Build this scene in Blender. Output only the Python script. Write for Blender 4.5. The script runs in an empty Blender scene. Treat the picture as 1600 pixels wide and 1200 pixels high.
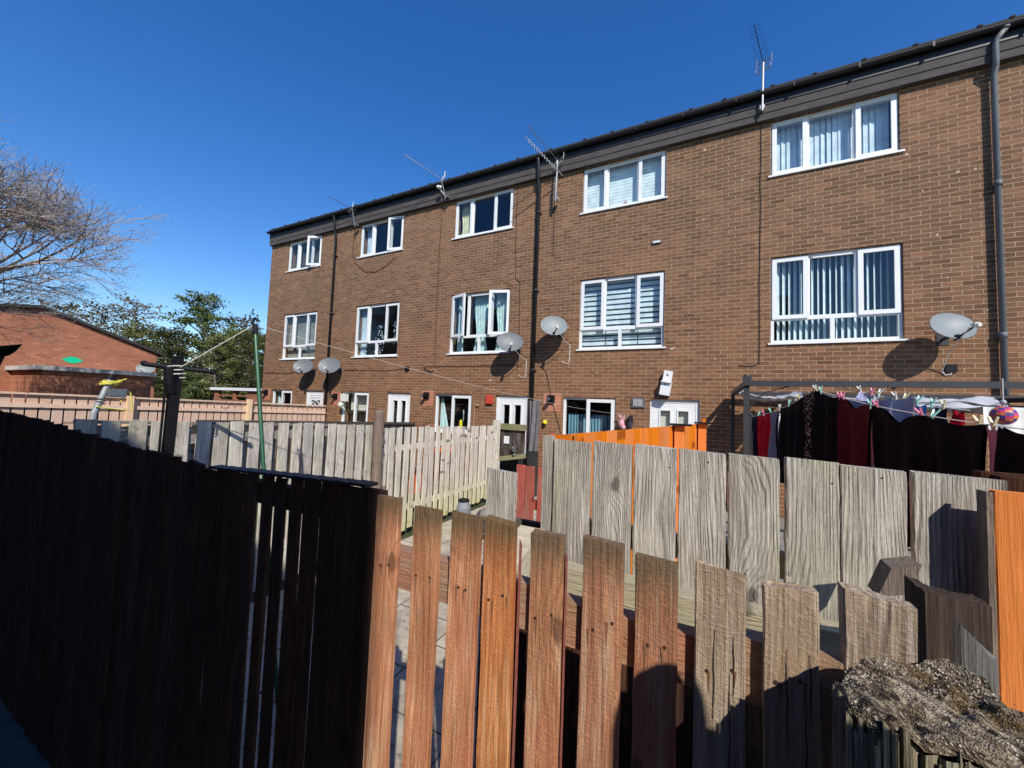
import bpy, math, random
from mathutils import Vector, Matrix, noise as mnoise
R = math.radians
scene = bpy.context.scene
col = scene.collection

# ------------------------------------------------------------------ mesh helper
class MB:
    def __init__(s): s.v=[]; s.f=[]; s.m=[]
    def add(s, vs, fs, mi=0):
        b=len(s.v); s.v += [tuple(v) for v in vs]
        for f in fs: s.f.append(tuple(b+i for i in f)); s.m.append(mi)
    def box(s,x0,x1,y0,y1,z0,z1,mi=0):
        if x0>x1: x0,x1=x1,x0
        if y0>y1: y0,y1=y1,y0
        if z0>z1: z0,z1=z1,z0
        s.add([(x0,y0,z0),(x1,y0,z0),(x1,y1,z0),(x0,y1,z0),(x0,y0,z1),(x1,y0,z1),(x1,y1,z1),(x0,y1,z1)],
              [(0,3,2,1),(4,5,6,7),(0,1,5,4),(1,2,6,5),(2,3,7,6),(3,0,4,7)],mi)
    def tube(s,pts,rs,n=8,mi=0,cap=True,sq=False):
        pts=[Vector(p) for p in pts]
        if not isinstance(rs,(list,tuple)): rs=[rs]*len(pts)
        rings=[]; prev=None
        for i,p in enumerate(pts):
            d=(pts[min(i+1,len(pts)-1)]-pts[max(i-1,0)])
            if d.length<1e-9: d=Vector((0,0,1))
            d.normalize()
            ref=prev if prev is not None else (Vector((0,0,1)) if abs(d.z)<.9 else Vector((0,1,0)))
            a=ref-d*ref.dot(d)
            if a.length<1e-4: a=d.orthogonal()
            a.normalize(); b=d.cross(a); prev=a
            ph=math.pi/4 if sq else 0
            rings.append([p+(a*math.cos(2*math.pi*k/n+ph)+b*math.sin(2*math.pi*k/n+ph))*rs[i]*(1.414 if sq else 1) for k in range(n)])
        vs=[v for r in rings for v in r]; fs=[]
        for i in range(len(pts)-1):
            for k in range(n):
                fs.append((i*n+k,i*n+(k+1)%n,(i+1)*n+(k+1)%n,(i+1)*n+k))
        if cap: fs.append(tuple(range(n-1,-1,-1))); fs.append(tuple((len(pts)-1)*n+k for k in range(n)))
        s.add(vs,fs,mi)
    def ball(s,c,r,n=8,mi=0,sz=1):
        vs=[];fs=[];c=Vector(c)
        for i in range(n+1):
            t=math.pi*i/n
            for k in range(2*n):
                a=math.pi*k/n; vs.append(c+Vector((r*math.sin(t)*math.cos(a),r*math.sin(t)*math.sin(a),r*sz*math.cos(t))))
        for i in range(n):
            for k in range(2*n): fs.append((i*2*n+k,(i+1)*2*n+k,(i+1)*2*n+(k+1)%(2*n),i*2*n+(k+1)%(2*n)))
        s.add(vs,fs,mi)
    def grid(s,fn,nu,nv,mi=0):
        vs=[fn(i/nu,j/nv) for j in range(nv+1) for i in range(nu+1)]
        fs=[(j*(nu+1)+i,j*(nu+1)+i+1,(j+1)*(nu+1)+i+1,(j+1)*(nu+1)+i) for j in range(nv) for i in range(nu)]
        s.add(vs,fs,mi)
    def rect(s,x0,x1,z0,z1,y0,y1,w,mi=0):          # a four-sided frame, members butted
        s.box(x0,x0+w,y0,y1,z0,z1,mi); s.box(x1-w,x1,y0,y1,z0,z1,mi)
        s.box(x0+w,x1-w,y0,y1,z0,z0+w,mi); s.box(x0+w,x1-w,y0,y1,z1-w,z1,mi)
    def turn(s,i0,hx,hy,ang):
        c,sn=math.cos(ang),math.sin(ang)
        for i in range(i0,len(s.v)):
            x,y,z=s.v[i]; dx,dy=x-hx,y-hy; s.v[i]=(hx+dx*c-dy*sn,hy+dx*sn+dy*c,z)

def wpos(o):
    p=Vector((0,0,0))
    while o is not None: p+=o.location; o=o.parent
    return p
def obj(name,mb,mats,parent=None,loc=None,smooth=False):
    """world-space mesh data -> one object whose origin is loc"""
    me=bpy.data.meshes.new(name)
    loc=Vector(loc) if loc is not None else (wpos(parent) if parent else Vector((0,0,0)))
    me.from_pydata([tuple(Vector(v)-loc) for v in mb.v],[],mb.f)
    if not isinstance(mats,(list,tuple)): mats=[mats]
    for m in mats: me.materials.append(m)
    if len(mats)>1: me.polygons.foreach_set('material_index',mb.m)
    if smooth: me.polygons.foreach_set('use_smooth',[True]*len(me.polygons))
    me.update()
    o=bpy.data.objects.new(name,me); col.objects.link(o)
    o.parent=parent; o.location=loc-(wpos(parent) if parent else Vector((0,0,0)))
    return o
def tag(o,label,cat,group=None):
    o['label']=label; o['category']=cat
    if group: o['group']=group
    return o
def thing(name,label,cat,loc=(0,0,0),group=None):
    o=bpy.data.objects.new(name,None); col.objects.link(o); o.location=loc; o.empty_display_size=.1
    return tag(o,label,cat,group)
def struct(name,mb,mat,**k):
    o=obj(name,mb,mat,**k); o['kind']='structure'; return o

# ------------------------------------------------------------------ materials
class NT:
    def __init__(s,name):
        s.m=bpy.data.materials.new(name); s.m.use_nodes=True; s.t=s.m.node_tree; s.t.nodes.clear()
        s.out=s.n('ShaderNodeOutputMaterial')
    def n(s,ty,**k):
        nd=s.t.nodes.new(ty)
        for a,v in k.items(): setattr(nd,a,v)
        return nd
    def put(s,sock,v):
        if hasattr(v,'is_output'): s.t.links.new(v,sock)
        else:
            if isinstance(v,(tuple,list)) and len(v)==3 and sock.type=='RGBA': v=(*v,1)
            sock.default_value=v
    def math(s,op,a,b=0.0,c=None,clamp=False):
        nd=s.n('ShaderNodeMath',operation=op,use_clamp=clamp); s.put(nd.inputs[0],a); s.put(nd.inputs[1],b)
        if c is not None: s.put(nd.inputs[2],c)
        return nd.outputs[0]
    def comb(s,x,y,z):
        nd=s.n('ShaderNodeCombineXYZ'); s.put(nd.inputs[0],x); s.put(nd.inputs[1],y); s.put(nd.inputs[2],z); return nd.outputs[0]
    def sep(s,v):
        nd=s.n('ShaderNodeSeparateXYZ'); s.put(nd.inputs[0],v); return nd.outputs
    def noise(s,v,scale,detail=3,rough=.55,out=0):
        nd=s.n('ShaderNodeTexNoise'); s.put(nd.inputs['Vector'],v); nd.inputs['Scale'].default_value=scale
        nd.inputs['Detail'].default_value=detail; nd.inputs['Roughness'].default_value=rough; return nd.outputs[out]
    def ramp(s,f,stops):
        nd=s.n('ShaderNodeValToRGB'); s.put(nd.inputs[0],f); e=nd.color_ramp.elements
        while len(e)<len(stops): e.new(.5)
        for el,(p,c) in zip(e,stops): el.position=p; el.color=(c,c,c,1) if not isinstance(c,tuple) else (*c,1)
        return nd.outputs[0]
    def mix(s,f,a,b,mode='MIX'):
        nd=s.n('ShaderNodeMix',data_type='RGBA',blend_type=mode); s.put(nd.inputs[0],f); s.put(nd.inputs[6],a); s.put(nd.inputs[7],b); return nd.outputs[2]
    def bump(s,h,strength,dist=.01):
        nd=s.n('ShaderNodeBump'); s.put(nd.inputs['Height'],h); nd.inputs['Strength'].default_value=strength; nd.inputs['Distance'].default_value=dist; return nd.outputs[0]
    def bsdf(s,c,rough=.8,metal=0,normal=None,spec=.3):
        nd=s.n('ShaderNodeBsdfPrincipled'); s.put(nd.inputs['Base Color'],c); s.put(nd.inputs['Roughness'],rough); nd.inputs['Metallic'].default_value=metal
        nd.inputs['Specular IOR Level'].default_value=spec
        if normal is not None: s.put(nd.inputs['Normal'],normal)
        s.t.links.new(nd.outputs[0],s.out.inputs[0]); return nd
def mul(c,k): return tuple(x*k for x in c)

def plain(name,c,rough=.6,metal=0,spec=.4,var=.18,scale=25,bump=.15):
    k=NT(name); co=k.n('ShaderNodeTexCoord').outputs['Object']
    f=k.noise(co,scale,4); g=k.noise(co,scale*.17,3)
    c1=k.mix(k.ramp(f,[(.3,0.),(.7,1.)]),mul(c,1-var),mul(c,1+var*.6)); c2=k.mix(k.ramp(g,[(.35,0.),(.7,1.)]),c1,mul(c,1-var*.8))
    k.bsdf(c2,rough,metal,k.bump(f,bump,.004),spec); return k.m

def wood(name,base,dark,axis='z',ring=.5,fine=.5,alt=None,altamt=.0,topdark=0.,rings=45,bump=.5,ztint=None,rough=.85,knots=5.,objvar=.35,lightc=None,saw=0.,mottle=.25,gain=1.25):
    k=NT(name); co=k.n('ShaderNodeTexCoord').outputs['Object']; rnd=k.n('ShaderNodeObjectInfo').outputs['Random']
    x,y,z=k.sep(co)
    if axis=='x': x,z=z,x
    if axis=='y': y,z=z,y; x,y=k.math('ADD',x,k.math('MULTIPLY',y,.7)),y
    off=k.math('MULTIPLY',rnd,37.)
    X=k.math('ADD',x,off); Y=k.math('ADD',y,off)
    low=k.noise(k.comb(X,k.math('MULTIPLY',Y,1.),k.math('MULTIPLY_ADD',z,.10,off)),6.5,2.2,.5)
    vo=k.n('ShaderNodeTexVoronoi',feature='F1',voronoi_dimensions='2D'); vo.inputs['Scale'].default_value=knots
    k.put(vo.inputs['Vector'],k.comb(k.math('ADD',X,k.math('MULTIPLY',k.noise(co,9,1),.03)),k.math('MULTIPLY_ADD',z,.5,off),0.))
    d=vo.outputs['Distance']
    kb=k.ramp(d,[(0.,1.),(.08,.75),(.2,.28),(.40,0.)])
    u=k.math('ADD',k.math('ADD',k.math('MULTIPLY',low,float(rings)*1.5),k.math('MULTIPLY',X,rings*9.)),k.math('MULTIPLY',kb,rings*.5))
    s=k.math('MULTIPLY_ADD',k.math('SINE',u),.5,.5); s=k.math('MULTIPLY',k.math('POWER',s,2.6),k.math('MULTIPLY_ADD',k.noise(k.comb(X,Y,k.math('MULTIPLY',z,.25)),19,3),2.6,-.65,),clamp=True)
    fn=k.noise(k.comb(X,Y,k.math('MULTIPLY_ADD',z,.035,off)),210,4,.7)
    fr=k.ramp(fn,[(.40,0.),(.72,1.)])
    c=k.mix(k.math('MULTIPLY',s,ring),base,dark)
    c=k.mix(k.math('MULTIPLY',fr,fine),c,mul(dark,.75))
    sk=k.ramp(k.noise(k.comb(X,Y,k.math('MULTIPLY_ADD',z,.03,off)),38,3,.6),[(.42,0.),(.62,1.)]); c=k.mix(k.math('MULTIPLY',sk,.42),c,mul(dark,1.5))
    if lightc is not None:
        lf=k.ramp(k.noise(k.comb(X,Y,k.math('MULTIPLY_ADD',z,.05,off)),60,3,.65),[(.5,0.),(.68,1.)]); c=k.mix(k.math('MULTIPLY',lf,.55),c,lightc)
    bl=k.noise(k.comb(X,Y,k.math('MULTIPLY_ADD',z,.3,off)),11,4,.6)
    c=k.mix(k.math('MULTIPLY',k.ramp(bl,[(.38,0.),(.68,1.)]),mottle*2),c,mul(dark,1.1))
    if alt is not None:
        am=k.ramp(k.noise(k.comb(X,Y,k.math('MULTIPLY_ADD',z,.45,off)),5,3,.6),[(.5-altamt*.25,0.),(.72-altamt*.25,1.)])
        c=k.mix(k.math('MULTIPLY',am,min(1,altamt+.25)),c,alt)
    core=k.ramp(d,[(0.,1.),(.045,.9),(.075,0.)]); c=k.mix(k.math('MULTIPLY',core,.75),c,mul(dark,.35))
    h=k.math('ADD',k.math('MULTIPLY',s,-.5),k.math('MULTIPLY',fr,-.8))
    if saw:
        sw=k.noise(k.comb(k.math('MULTIPLY',X,.5),Y,k.math('MULTIPLY_ADD',X,.12,z)),190,4,.75); swr=k.ramp(sw,[(.46,0.),(.62,1.)])
        c=k.mix(k.math('MULTIPLY',swr,saw*.5),c,mul(base,1.35)); h=k.math('ADD',h,k.math('MULTIPLY',swr,saw))
    if ztint is not None:                       # dirt or algae where rain sits, measured from the board's own end
        zc,w,tc,amt=ztint
        g=k.n('ShaderNodeMapRange'); k.put(g.inputs[0],k.math('ADD',z,k.math('MULTIPLY',k.noise(co,14,3),w))); g.inputs[1].default_value=zc; g.inputs[2].default_value=zc+w*1.1
        c=k.mix(k.math('MULTIPLY',g.outputs[0],amt),c,tc)
    hv=k.n('ShaderNodeHueSaturation'); k.put(hv.inputs['Color'],c); k.put(hv.inputs['Value'],k.math('MULTIPLY_ADD',rnd,objvar,gain-objvar*.5))
    k.put(hv.inputs['Saturation'],k.math('MULTIPLY_ADD',k.math('FRACT',k.math('MULTIPLY',rnd,7.3)),.16,.94))
    k.bsdf(hv.outputs[0],rough,0,k.bump(h,bump,.0035),.25); return k.m

def brick(name,c1,c2,mortar,plane='xz',w=.225,h=.075,bumpd=.012,lowtint=None):
    k=NT(name); P=k.n('ShaderNodeNewGeometry').outputs['Position']; x,y,z=k.sep(P)
    a=x if plane=='xz' else y
    v=k.comb(a,z,0.)
    wob=k.noise(v,40,2); v2=k.comb(k.math('MULTIPLY_ADD',wob,.006,a),k.math('MULTIPLY_ADD',k.noise(v,23,2),.007,z),0.)
    b=k.n('ShaderNodeTexBrick'); k.put(b.inputs['Vector'],v2); b.inputs['Scale'].default_value=1.; b.inputs['Brick Width'].default_value=w
    b.inputs['Row Height'].default_value=h; b.inputs['Mortar Size'].default_value=.0068; b.inputs['Mortar Smooth'].default_value=.25; b.inputs['Bias'].default_value=0.
    k.put(b.inputs['Color1'],(0,0,0)); k.put(b.inputs['Color2'],(1,1,1)); k.put(b.inputs['Mortar'],(.5,.5,.5))
    t=k.n('ShaderNodeSeparateColor'); k.put(t.inputs[0],b.outputs[0]); t=t.outputs[0]
    c=k.mix(k.ramp(t,[(0.,0.),(.5,.45),(1.,1.)]),c1,c2)
    dk=k.ramp(t,[(.0,1.),(.1,0.)]); c=k.mix(k.math('MULTIPLY',dk,.38),c,mul(c1,.5))
    pk=k.ramp(t,[(.9,0.),(.97,1.)]); c=k.mix(k.math('MULTIPLY',pk,.4),c,(c2[0]*1.35,c2[1]*1.2,c2[2]*1.1))
    st=k.noise(k.comb(a,k.math('MULTIPLY',z,6.),y),22,4,.65); str_=k.ramp(st,[(.35,0.),(.65,1.)])
    c=k.mix(k.math('MULTIPLY',str_,.38),c,mul(c1,.6))
    lg=k.ramp(k.noise(P,.55,4,.6),[(.35,0.),(.7,1.)]); c=k.mix(k.math('MULTIPLY',lg,.28),c,mul(c1,.75))
    if lowtint is not None:
        g=k.n('ShaderNodeMapRange'); k.put(g.inputs[0],k.math('ADD',z,k.noise(P,.8,2))); g.inputs[1].default_value=5.; g.inputs[2].default_value=1.8
        c=k.mix(k.math('MULTIPLY',g.outputs[0],.55),c,k.mix(1.,c,lowtint,'MULTIPLY'))
    vs_=k.ramp(k.noise(k.comb(a,0.,k.math('MULTIPLY',z,.12)),2.6,5,.65),[(.42,0.),(.72,1.)]); c=k.mix(k.math('MULTIPLY',vs_,.35),c,mul(c1,.62))
    or_=k.ramp(k.noise(k.comb(a,y,z),.33,3,.6),[(.45,0.),(.65,1.)]); c=k.mix(k.math('MULTIPLY',or_,.22),c,(c2[0]*1.15,c2[1]*.98,c2[2]*.85))
    mo=k.ramp(b.outputs['Fac'],[(.0,0.),(.9,1.)])
    # raked joints: mortar tone varied at random by noise
    fz=k.math('FRACT',k.math('DIVIDE',z,h)); 
    mc=k.mix(k.ramp(k.noise(P,7,3),[(.35,0.),(.7,1.)]),mortar,mul(mortar,.72))
    c=k.mix(mo,c,mc)
    sp=k.ramp(k.noise(P,9.,1),[(.79,0.),(.8,1.)]); c=k.mix(k.math('MULTIPLY',sp,.7),c,(.7,.6,.48))
    hh=k.math('ADD',k.math('MULTIPLY',mo,-1.),k.math('MULTIPLY',str_,-.35))
    k.bsdf(c,.9,0,k.bump(hh,.75,bumpd),.2); return k.m

def glass(name,tint=(.92,.96,.96),refl=.075):
    k=NT(name); tr=k.n('ShaderNodeBsdfTransparent'); k.put(tr.inputs[0],tint)
    gl=k.n('ShaderNodeBsdfGlossy'); gl.inputs['Roughness'].default_value=.02; k.put(gl.inputs[0],(.85,.88,.88))
    co=k.n('ShaderNodeTexCoord').outputs['Object']; k.put(gl.inputs['Normal'],k.bump(k.noise(co,2.2,1),.12,.02))
    ge=k.n('ShaderNodeNewGeometry'); dt=k.n('ShaderNodeVectorMath',operation='DOT_PRODUCT'); k.put(dt.inputs[0],ge.outputs['Incoming']); k.put(dt.inputs[1],ge.outputs['Normal'])
    f=k.math('MULTIPLY_ADD',k.math('POWER',k.math('SUBTRACT',1.,k.math('ABSOLUTE',dt.outputs['Value'])),3.5),.6,refl,clamp=True)
    mx=k.n('ShaderNodeMixShader'); k.put(mx.inputs[0],f); k.t.links.new(tr.outputs[0],mx.inputs[1]); k.t.links.new(gl.outputs[0],mx.inputs[2])
    k.t.links.new(mx.outputs[0],k.out.inputs[0]); return k.m

def cloth(name,c,rough=.9,trans=0.,speck=None):
    k=NT(name); co=k.n('ShaderNodeTexCoord').outputs['Object']
    f=k.noise(co,6,3); w=k.noise(co,400,1)
    cc=k.mix(k.ramp(f,[(.3,0.),(.7,1.)]),mul(c,.8),mul(c,1.1))
    if speck is not None:
        v=k.n('ShaderNodeTexVoronoi'); v.inputs['Scale'].default_value=95; k.put(v.inputs['Vector'],co)
        t=k.n('ShaderNodeSeparateColor'); k.put(t.inputs[0],v.outputs['Color'])
        cc=k.mix(k.ramp(t.outputs[0],[(.86,0.),(.88,1.)]),cc,speck)
    b=k.bsdf(cc,rough,0,k.bump(k.math('ADD',w,k.math('MULTIPLY',f,2.)),.15,.003),.1)
    return k.m

BR=brick('brown_brick',(.185,.098,.054),(.310,.172,.098),(.45,.315,.205),lowtint=(1.22,.98,.80))
BRED=brick('red_brick',(.46,.17,.095),(.60,.26,.16),(.35,.2,.13),plane='yz',lowtint=None)
BRED2=brick('red_brick_front',(.36,.13,.075),(.46,.19,.11),(.3,.2,.14),plane='xz')
PATCH=brick('orange_red_brick',(.5,.17,.09),(.62,.26,.15),(.55,.45,.36))
PVC=plain('white_upvc',(.80,.81,.80),.35,spec=.5,var=.06,scale=5,bump=.02)
PVCG=plain('grey_seal',(.10,.10,.10),.7)
GL=glass('window_glass')
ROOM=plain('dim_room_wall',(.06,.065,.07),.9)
ROOMW=plain('pale_room_wall',(.16,.17,.17),.9)
BLK=plain('black_plastic',(.009,.009,.011),.6,spec=.25,var=.2)
BLKM=plain('black_gutter',(.014,.014,.017),.45,spec=.4,var=.3,scale=6)
CLAD=wood('grey_cladding',(.088,.078,.075),(.035,.03,.03),'x',ring=.2,fine=.5,rings=20,bump=.3,objvar=.12,knots=.5,mottle=.3)
ROOF=plain('roof_felt',(.05,.05,.05),.9)
GPIPE=plain('grey_pipe',(.15,.165,.175),.45,var=.2,scale=4)
DISH=plain('grey_dish',(.17,.18,.19),.5,var=.12,scale=9)
DISHL=plain('pale_grey_dish',(.235,.26,.26),.5,var=.1,scale=9)
LNB=plain('cream_plastic',(.7,.68,.6),.5,var=.08)
ALU=plain('dull_aluminium',(.26,.26,.26),.4,metal=.6,var=.2)
ALUW=plain('bright_metal',(.45,.45,.45),.4,metal=.3,var=.1)
WIRE=plain('dark_cable',(.03,.022,.018),.7)
WIREW=plain('white_cable',(.75,.73,.68),.6,var=.06)
ROPE=plain('white_line',(.75,.74,.66),.8,var=.1)
BLIND=cloth('pale_blind',(.76,.86,.88))
BLINDB=cloth('blue_grey_blind',(.66,.76,.84))
BLINDC=cloth('cream_blind',(.72,.70,.60))
CURT=cloth('teal_white_curtain',(.55,.72,.70))
CURTC=cloth('cream_curtain',(.66,.66,.44))
SHEER=cloth('sheer_lace',(.5,.62,.7))

W_NEAR=wood('raw_orange_picket_wood',(.60,.262,.112),(.20,.065,.028),ring=.55,fine=.5,alt=(.50,.14,.06),altamt=.2,lightc=(.80,.54,.32),rings=34,bump=.8,ztint=(-.07,.09,(.085,.07,.035),.8),knots=4.2,objvar=.1,saw=.3,gain=1.3,mottle=.3)
W_NEAR2=wood('weathered_brown_picket_wood',(.54,.262,.140),(.17,.070,.038),ring=.6,fine=.6,alt=(.44,.13,.075),altamt=.28,lightc=(.78,.58,.40),rings=36,bump=.9,ztint=(-.07,.09,(.09,.08,.05),.75),knots=4.,objvar=.1,saw=.35,gain=1.3,mottle=.3)
W_NEAR3=wood('old_grey_picket_wood',(.47,.35,.24),(.10,.07,.045),ring=.75,fine=.85,alt=(.36,.24,.15),altamt=.35,lightc=(.70,.60,.47),rings=32,bump=.8,knots=3.5,objvar=.12,saw=.4,gain=1.35,mottle=.3)
RSTAIN=plain('old_red_stain',(.34,.10,.07),.85,var=.35,scale=60,bump=.4)
W_RAIL=wood('brown_rail_wood',(.40,.25,.15),(.17,.10,.06),'x',ring=.3,fine=.5,alt=(.35,.10,.06),altamt=.25,lightc=(.5,.36,.24),rings=30,bump=.8,objvar=.2,saw=.3)
W_BEAM=wood('grey_beam_wood',(.50,.43,.31),(.24,.2,.14),'x',ring=.35,fine=.5,alt=(.38,.37,.2),altamt=.3,rings=30,bump=.8,objvar=.2)
W_WIDE=wood('silver_grey_board',(.50,.455,.39),(.10,.085,.07),ring=.95,fine=.6,alt=(.42,.39,.25),altamt=.1,lightc=(.58,.54,.48),rings=62,bump=1.,knots=4.2,objvar=.28,mottle=.2,gain=1.45)
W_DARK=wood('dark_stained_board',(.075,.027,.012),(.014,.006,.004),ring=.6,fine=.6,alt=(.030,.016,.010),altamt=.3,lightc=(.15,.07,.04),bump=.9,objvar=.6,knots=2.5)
W_PALE=wood('pale_weathered_paling',(.56,.51,.44),(.20,.175,.14),ring=.45,fine=.5,alt=(.55,.50,.33),altamt=.1,lightc=(.70,.66,.58),rings=30,bump=.6,ztint=(-1.05,-.5,(.34,.34,.12),.55),objvar=.3,gain=1.45)
W_PALE2=wood('grey_paling',(.54,.50,.43),(.15,.13,.105),ring=.6,fine=.65,alt=(.48,.44,.32),altamt=.1,lightc=(.62,.58,.5),rings=34,bump=.7,objvar=.4,gain=1.4)
W_PINK=wood('pinkish_new_board',(.56,.405,.315),(.36,.235,.17),ring=.3,fine=.3,rings=26,bump=.4,objvar=.22,mottle=.12)
W_PINKR=wood('pinkish_new_rail',(.62,.46,.37),(.4,.28,.2),'y',ring=.2,fine=.3,rings=20,bump=.3,objvar=.1,mottle=.1)
W_PINKP=wood('pale_new_post',(.66,.47,.30),(.45,.29,.17),ring=.3,fine=.3,rings=26,bump=.3,objvar=.1,mottle=.1)
W_GREYR=wood('grey_rail',(.30,.27,.23),(.12,.10,.085),'y',ring=.3,fine=.5,rings=20,bump=.5,objvar=.3)
W_BROWNP=wood('old_brown_post',(.25,.19,.14),(.09,.065,.05),ring=.5,fine=.6,rings=40,bump=.9,objvar=.1)
W_DARKR=wood('dark_rail',(.07,.06,.052),(.03,.025,.02),'y',ring=.3,fine=.5,rings=20,bump=.5,objvar=.3)
W_OR=wood('orange_stained_board',(.80,.245,.035),(.50,.11,.012),ring=.4,fine=.4,alt=(.62,.17,.02),altamt=.3,rings=36,bump=.5,objvar=.16,knots=3.5,mottle=.12,gain=1.05)
W_RED=wood('red_stained_board',(.40,.085,.055),(.22,.04,.03),ring=.3,fine=.4,alt=(.3,.2,.15),altamt=.2,rings=30,bump=.6,objvar=.25)
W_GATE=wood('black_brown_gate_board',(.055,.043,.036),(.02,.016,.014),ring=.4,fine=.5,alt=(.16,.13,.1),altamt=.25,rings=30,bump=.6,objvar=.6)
W_GATER=wood('mossy_gate_rail',(.30,.26,.17),(.1,.085,.05),'x',ring=.3,fine=.6,alt=(.2,.2,.08),altamt=.4,rings=30,bump=.7)
GREYST=plain('slate_grey_metal',(.05,.053,.058),.5,metal=.2,var=.2,scale=8)

# ------------------------------------------------------------------ world, sun, camera
sd=Vector((.85,-1.,1.10)).normalized()                 # towards the sun
elev=math.asin(sd.z); azim=math.atan2(sd.x,sd.y)
w=bpy.data.worlds.new('World'); scene.world=w; w.use_nodes=True; nt=w.node_tree; nt.nodes.clear()
sky=nt.nodes.new('ShaderNodeTexSky'); sky.sky_type='NISHITA'; sky.sun_disc=False; sky.sun_elevation=elev; sky.sun_rotation=azim
sky.altitude=400; sky.air_density=1.25; sky.dust_density=.15; sky.ozone_density=4.5
hs=nt.nodes.new('ShaderNodeHueSaturation'); hs.inputs['Saturation'].default_value=1.30; hs.inputs['Hue'].default_value=.5115; hs.inputs['Value'].default_value=1.27
bg=nt.nodes.new('ShaderNodeBackground'); bg.inputs[1].default_value=.13
wo=nt.nodes.new('ShaderNodeOutputWorld'); nt.links.new(sky.outputs[0],hs.inputs['Color']); nt.links.new(hs.outputs[0],bg.inputs[0]); nt.links.new(bg.outputs[0],wo.inputs[0])
sl=bpy.data.lights.new('sun','SUN'); sl.energy=5.0; sl.angle=R(.53); sl.color=(1.,.95,.87)
so=bpy.data.objects.new('sun',sl); col.objects.link(so); so.rotation_euler=(-sd).to_track_quat('-Z','Y').to_euler(); so.location=(20,-20,25)
cam=bpy.data.cameras.new('camera'); co_=bpy.data.objects.new('camera',cam); col.objects.link(co_)
cam.sensor_width=36; cam.lens=13.5; cam.clip_start=.02; cam.clip_end=2000
ya,pi_,ro=R(27.025),R(3.132),R(2.168)
fwd=Vector((-math.sin(ya)*math.cos(pi_),math.cos(ya)*math.cos(pi_),math.sin(pi_))); rt=Vector((math.cos(ya),math.sin(ya),0)); up=rt.cross(fwd)
r2=rt*math.cos(ro)+up*math.sin(ro); u2=-rt*math.sin(ro)+up*math.cos(ro)
M=Matrix((r2,u2,-fwd)).transposed().to_4x4(); M.translation=Vector((0,0,1.8)); co_.matrix_world=M
scene.camera=co_
scene.view_settings.view_transform='Standard'; scene.view_settings.look='None'; scene.view_settings.exposure=0
scene.render.engine='CYCLES'
scene.cycles.max_bounces=6; scene.cycles.transparent_max_bounces=12

# ------------------------------------------------------------------ ground (the lane lies a step below the gardens)
LZ=-.26
def ground_mat():
    k=NT('rough_grass_ground'); P=k.n('ShaderNodeNewGeometry').outputs['Position']
    f=k.noise(P,3,5); g=k.noise(P,40,3)
    c=k.mix(k.ramp(f,[(.35,0.),(.65,1.)]),(.05,.075,.02),(.10,.085,.045)); c=k.mix(k.math('MULTIPLY',g,.4),c,(.03,.03,.015))
    k.bsdf(c,.95,0,k.bump(g,.6,.02)); return k.m
def paving_mat(name,c1,c2,w,h):
    k=NT(name); P=k.n('ShaderNodeNewGeometry').outputs['Position']; x,y,z=k.sep(P)
    b=k.n('ShaderNodeTexBrick'); k.put(b.inputs['Vector'],k.comb(y,x,0.)); b.inputs['Scale'].default_value=1; b.inputs['Brick Width'].default_value=w; b.inputs['Row Height'].default_value=h
    b.inputs['Mortar Size'].default_value=.006; k.put(b.inputs['Color1'],c1); k.put(b.inputs['Color2'],c2); k.put(b.inputs['Mortar'],(.07,.06,.05))
    f=k.noise(P,4,6,.65); c=k.mix(k.math('MULTIPLY',k.ramp(f,[(.42,0.),(.62,1.)]),.6),b.outputs[0],mul(c1,.42)); c=k.mix(k.math('MULTIPLY',k.ramp(k.noise(P,28,4,.7),[(.56,0.),(.66,1.)]),.6),c,(.05,.055,.025))
    k.bsdf(c,.9,0,k.bump(k.math('ADD',k.math('MULTIPLY',b.outputs['Fac'],-2.),k.noise(P,90,2)),.4,.006)); return k.m
m=MB(); m.add([(-900,-900,LZ),(900,-900,LZ),(900,.93,LZ),(-900,.93,LZ)],[(0,1,2,3)]); m.add([(-900,.93,LZ),(900,.93,LZ),(900,.93,0),(-900,.93,0)],[(0,1,2,3)]); m.add([(-900,.93,0),(900,.93,0),(900,900,0),(-900,900,0)],[(0,1,2,3)]); struct('ground',m,ground_mat())
m=MB(); m.add([(-3.5,.95,.006),(.1,.95,.006),(.1,8.3,.006),(-3.5,8.3,.006)],[(0,1,2,3)]); struct('patio_paving',m,paving_mat('pale_slabs',(.55,.48,.37),(.48,.42,.33),.6,.6))
m=MB(); m.add([(.1,.95,.005),(7,.95,.005),(7,8.3,.005),(.1,8.3,.005)],[(0,1,2,3)]); struct('garden_paving',m,paving_mat('grey_slabs',(.3,.28,.25),(.25,.23,.2),.45,.45))
m=MB(); m.add([(-20,-3.9,LZ+.004),(7,-3.9,LZ+.004),(7,.929,LZ+.004),(-20,.929,LZ+.004)],[(0,1,2,3)]); struct('alley_path',m,paving_mat('alley_slabs',(.12,.11,.10),(.09,.085,.08),.9,.6))

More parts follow.
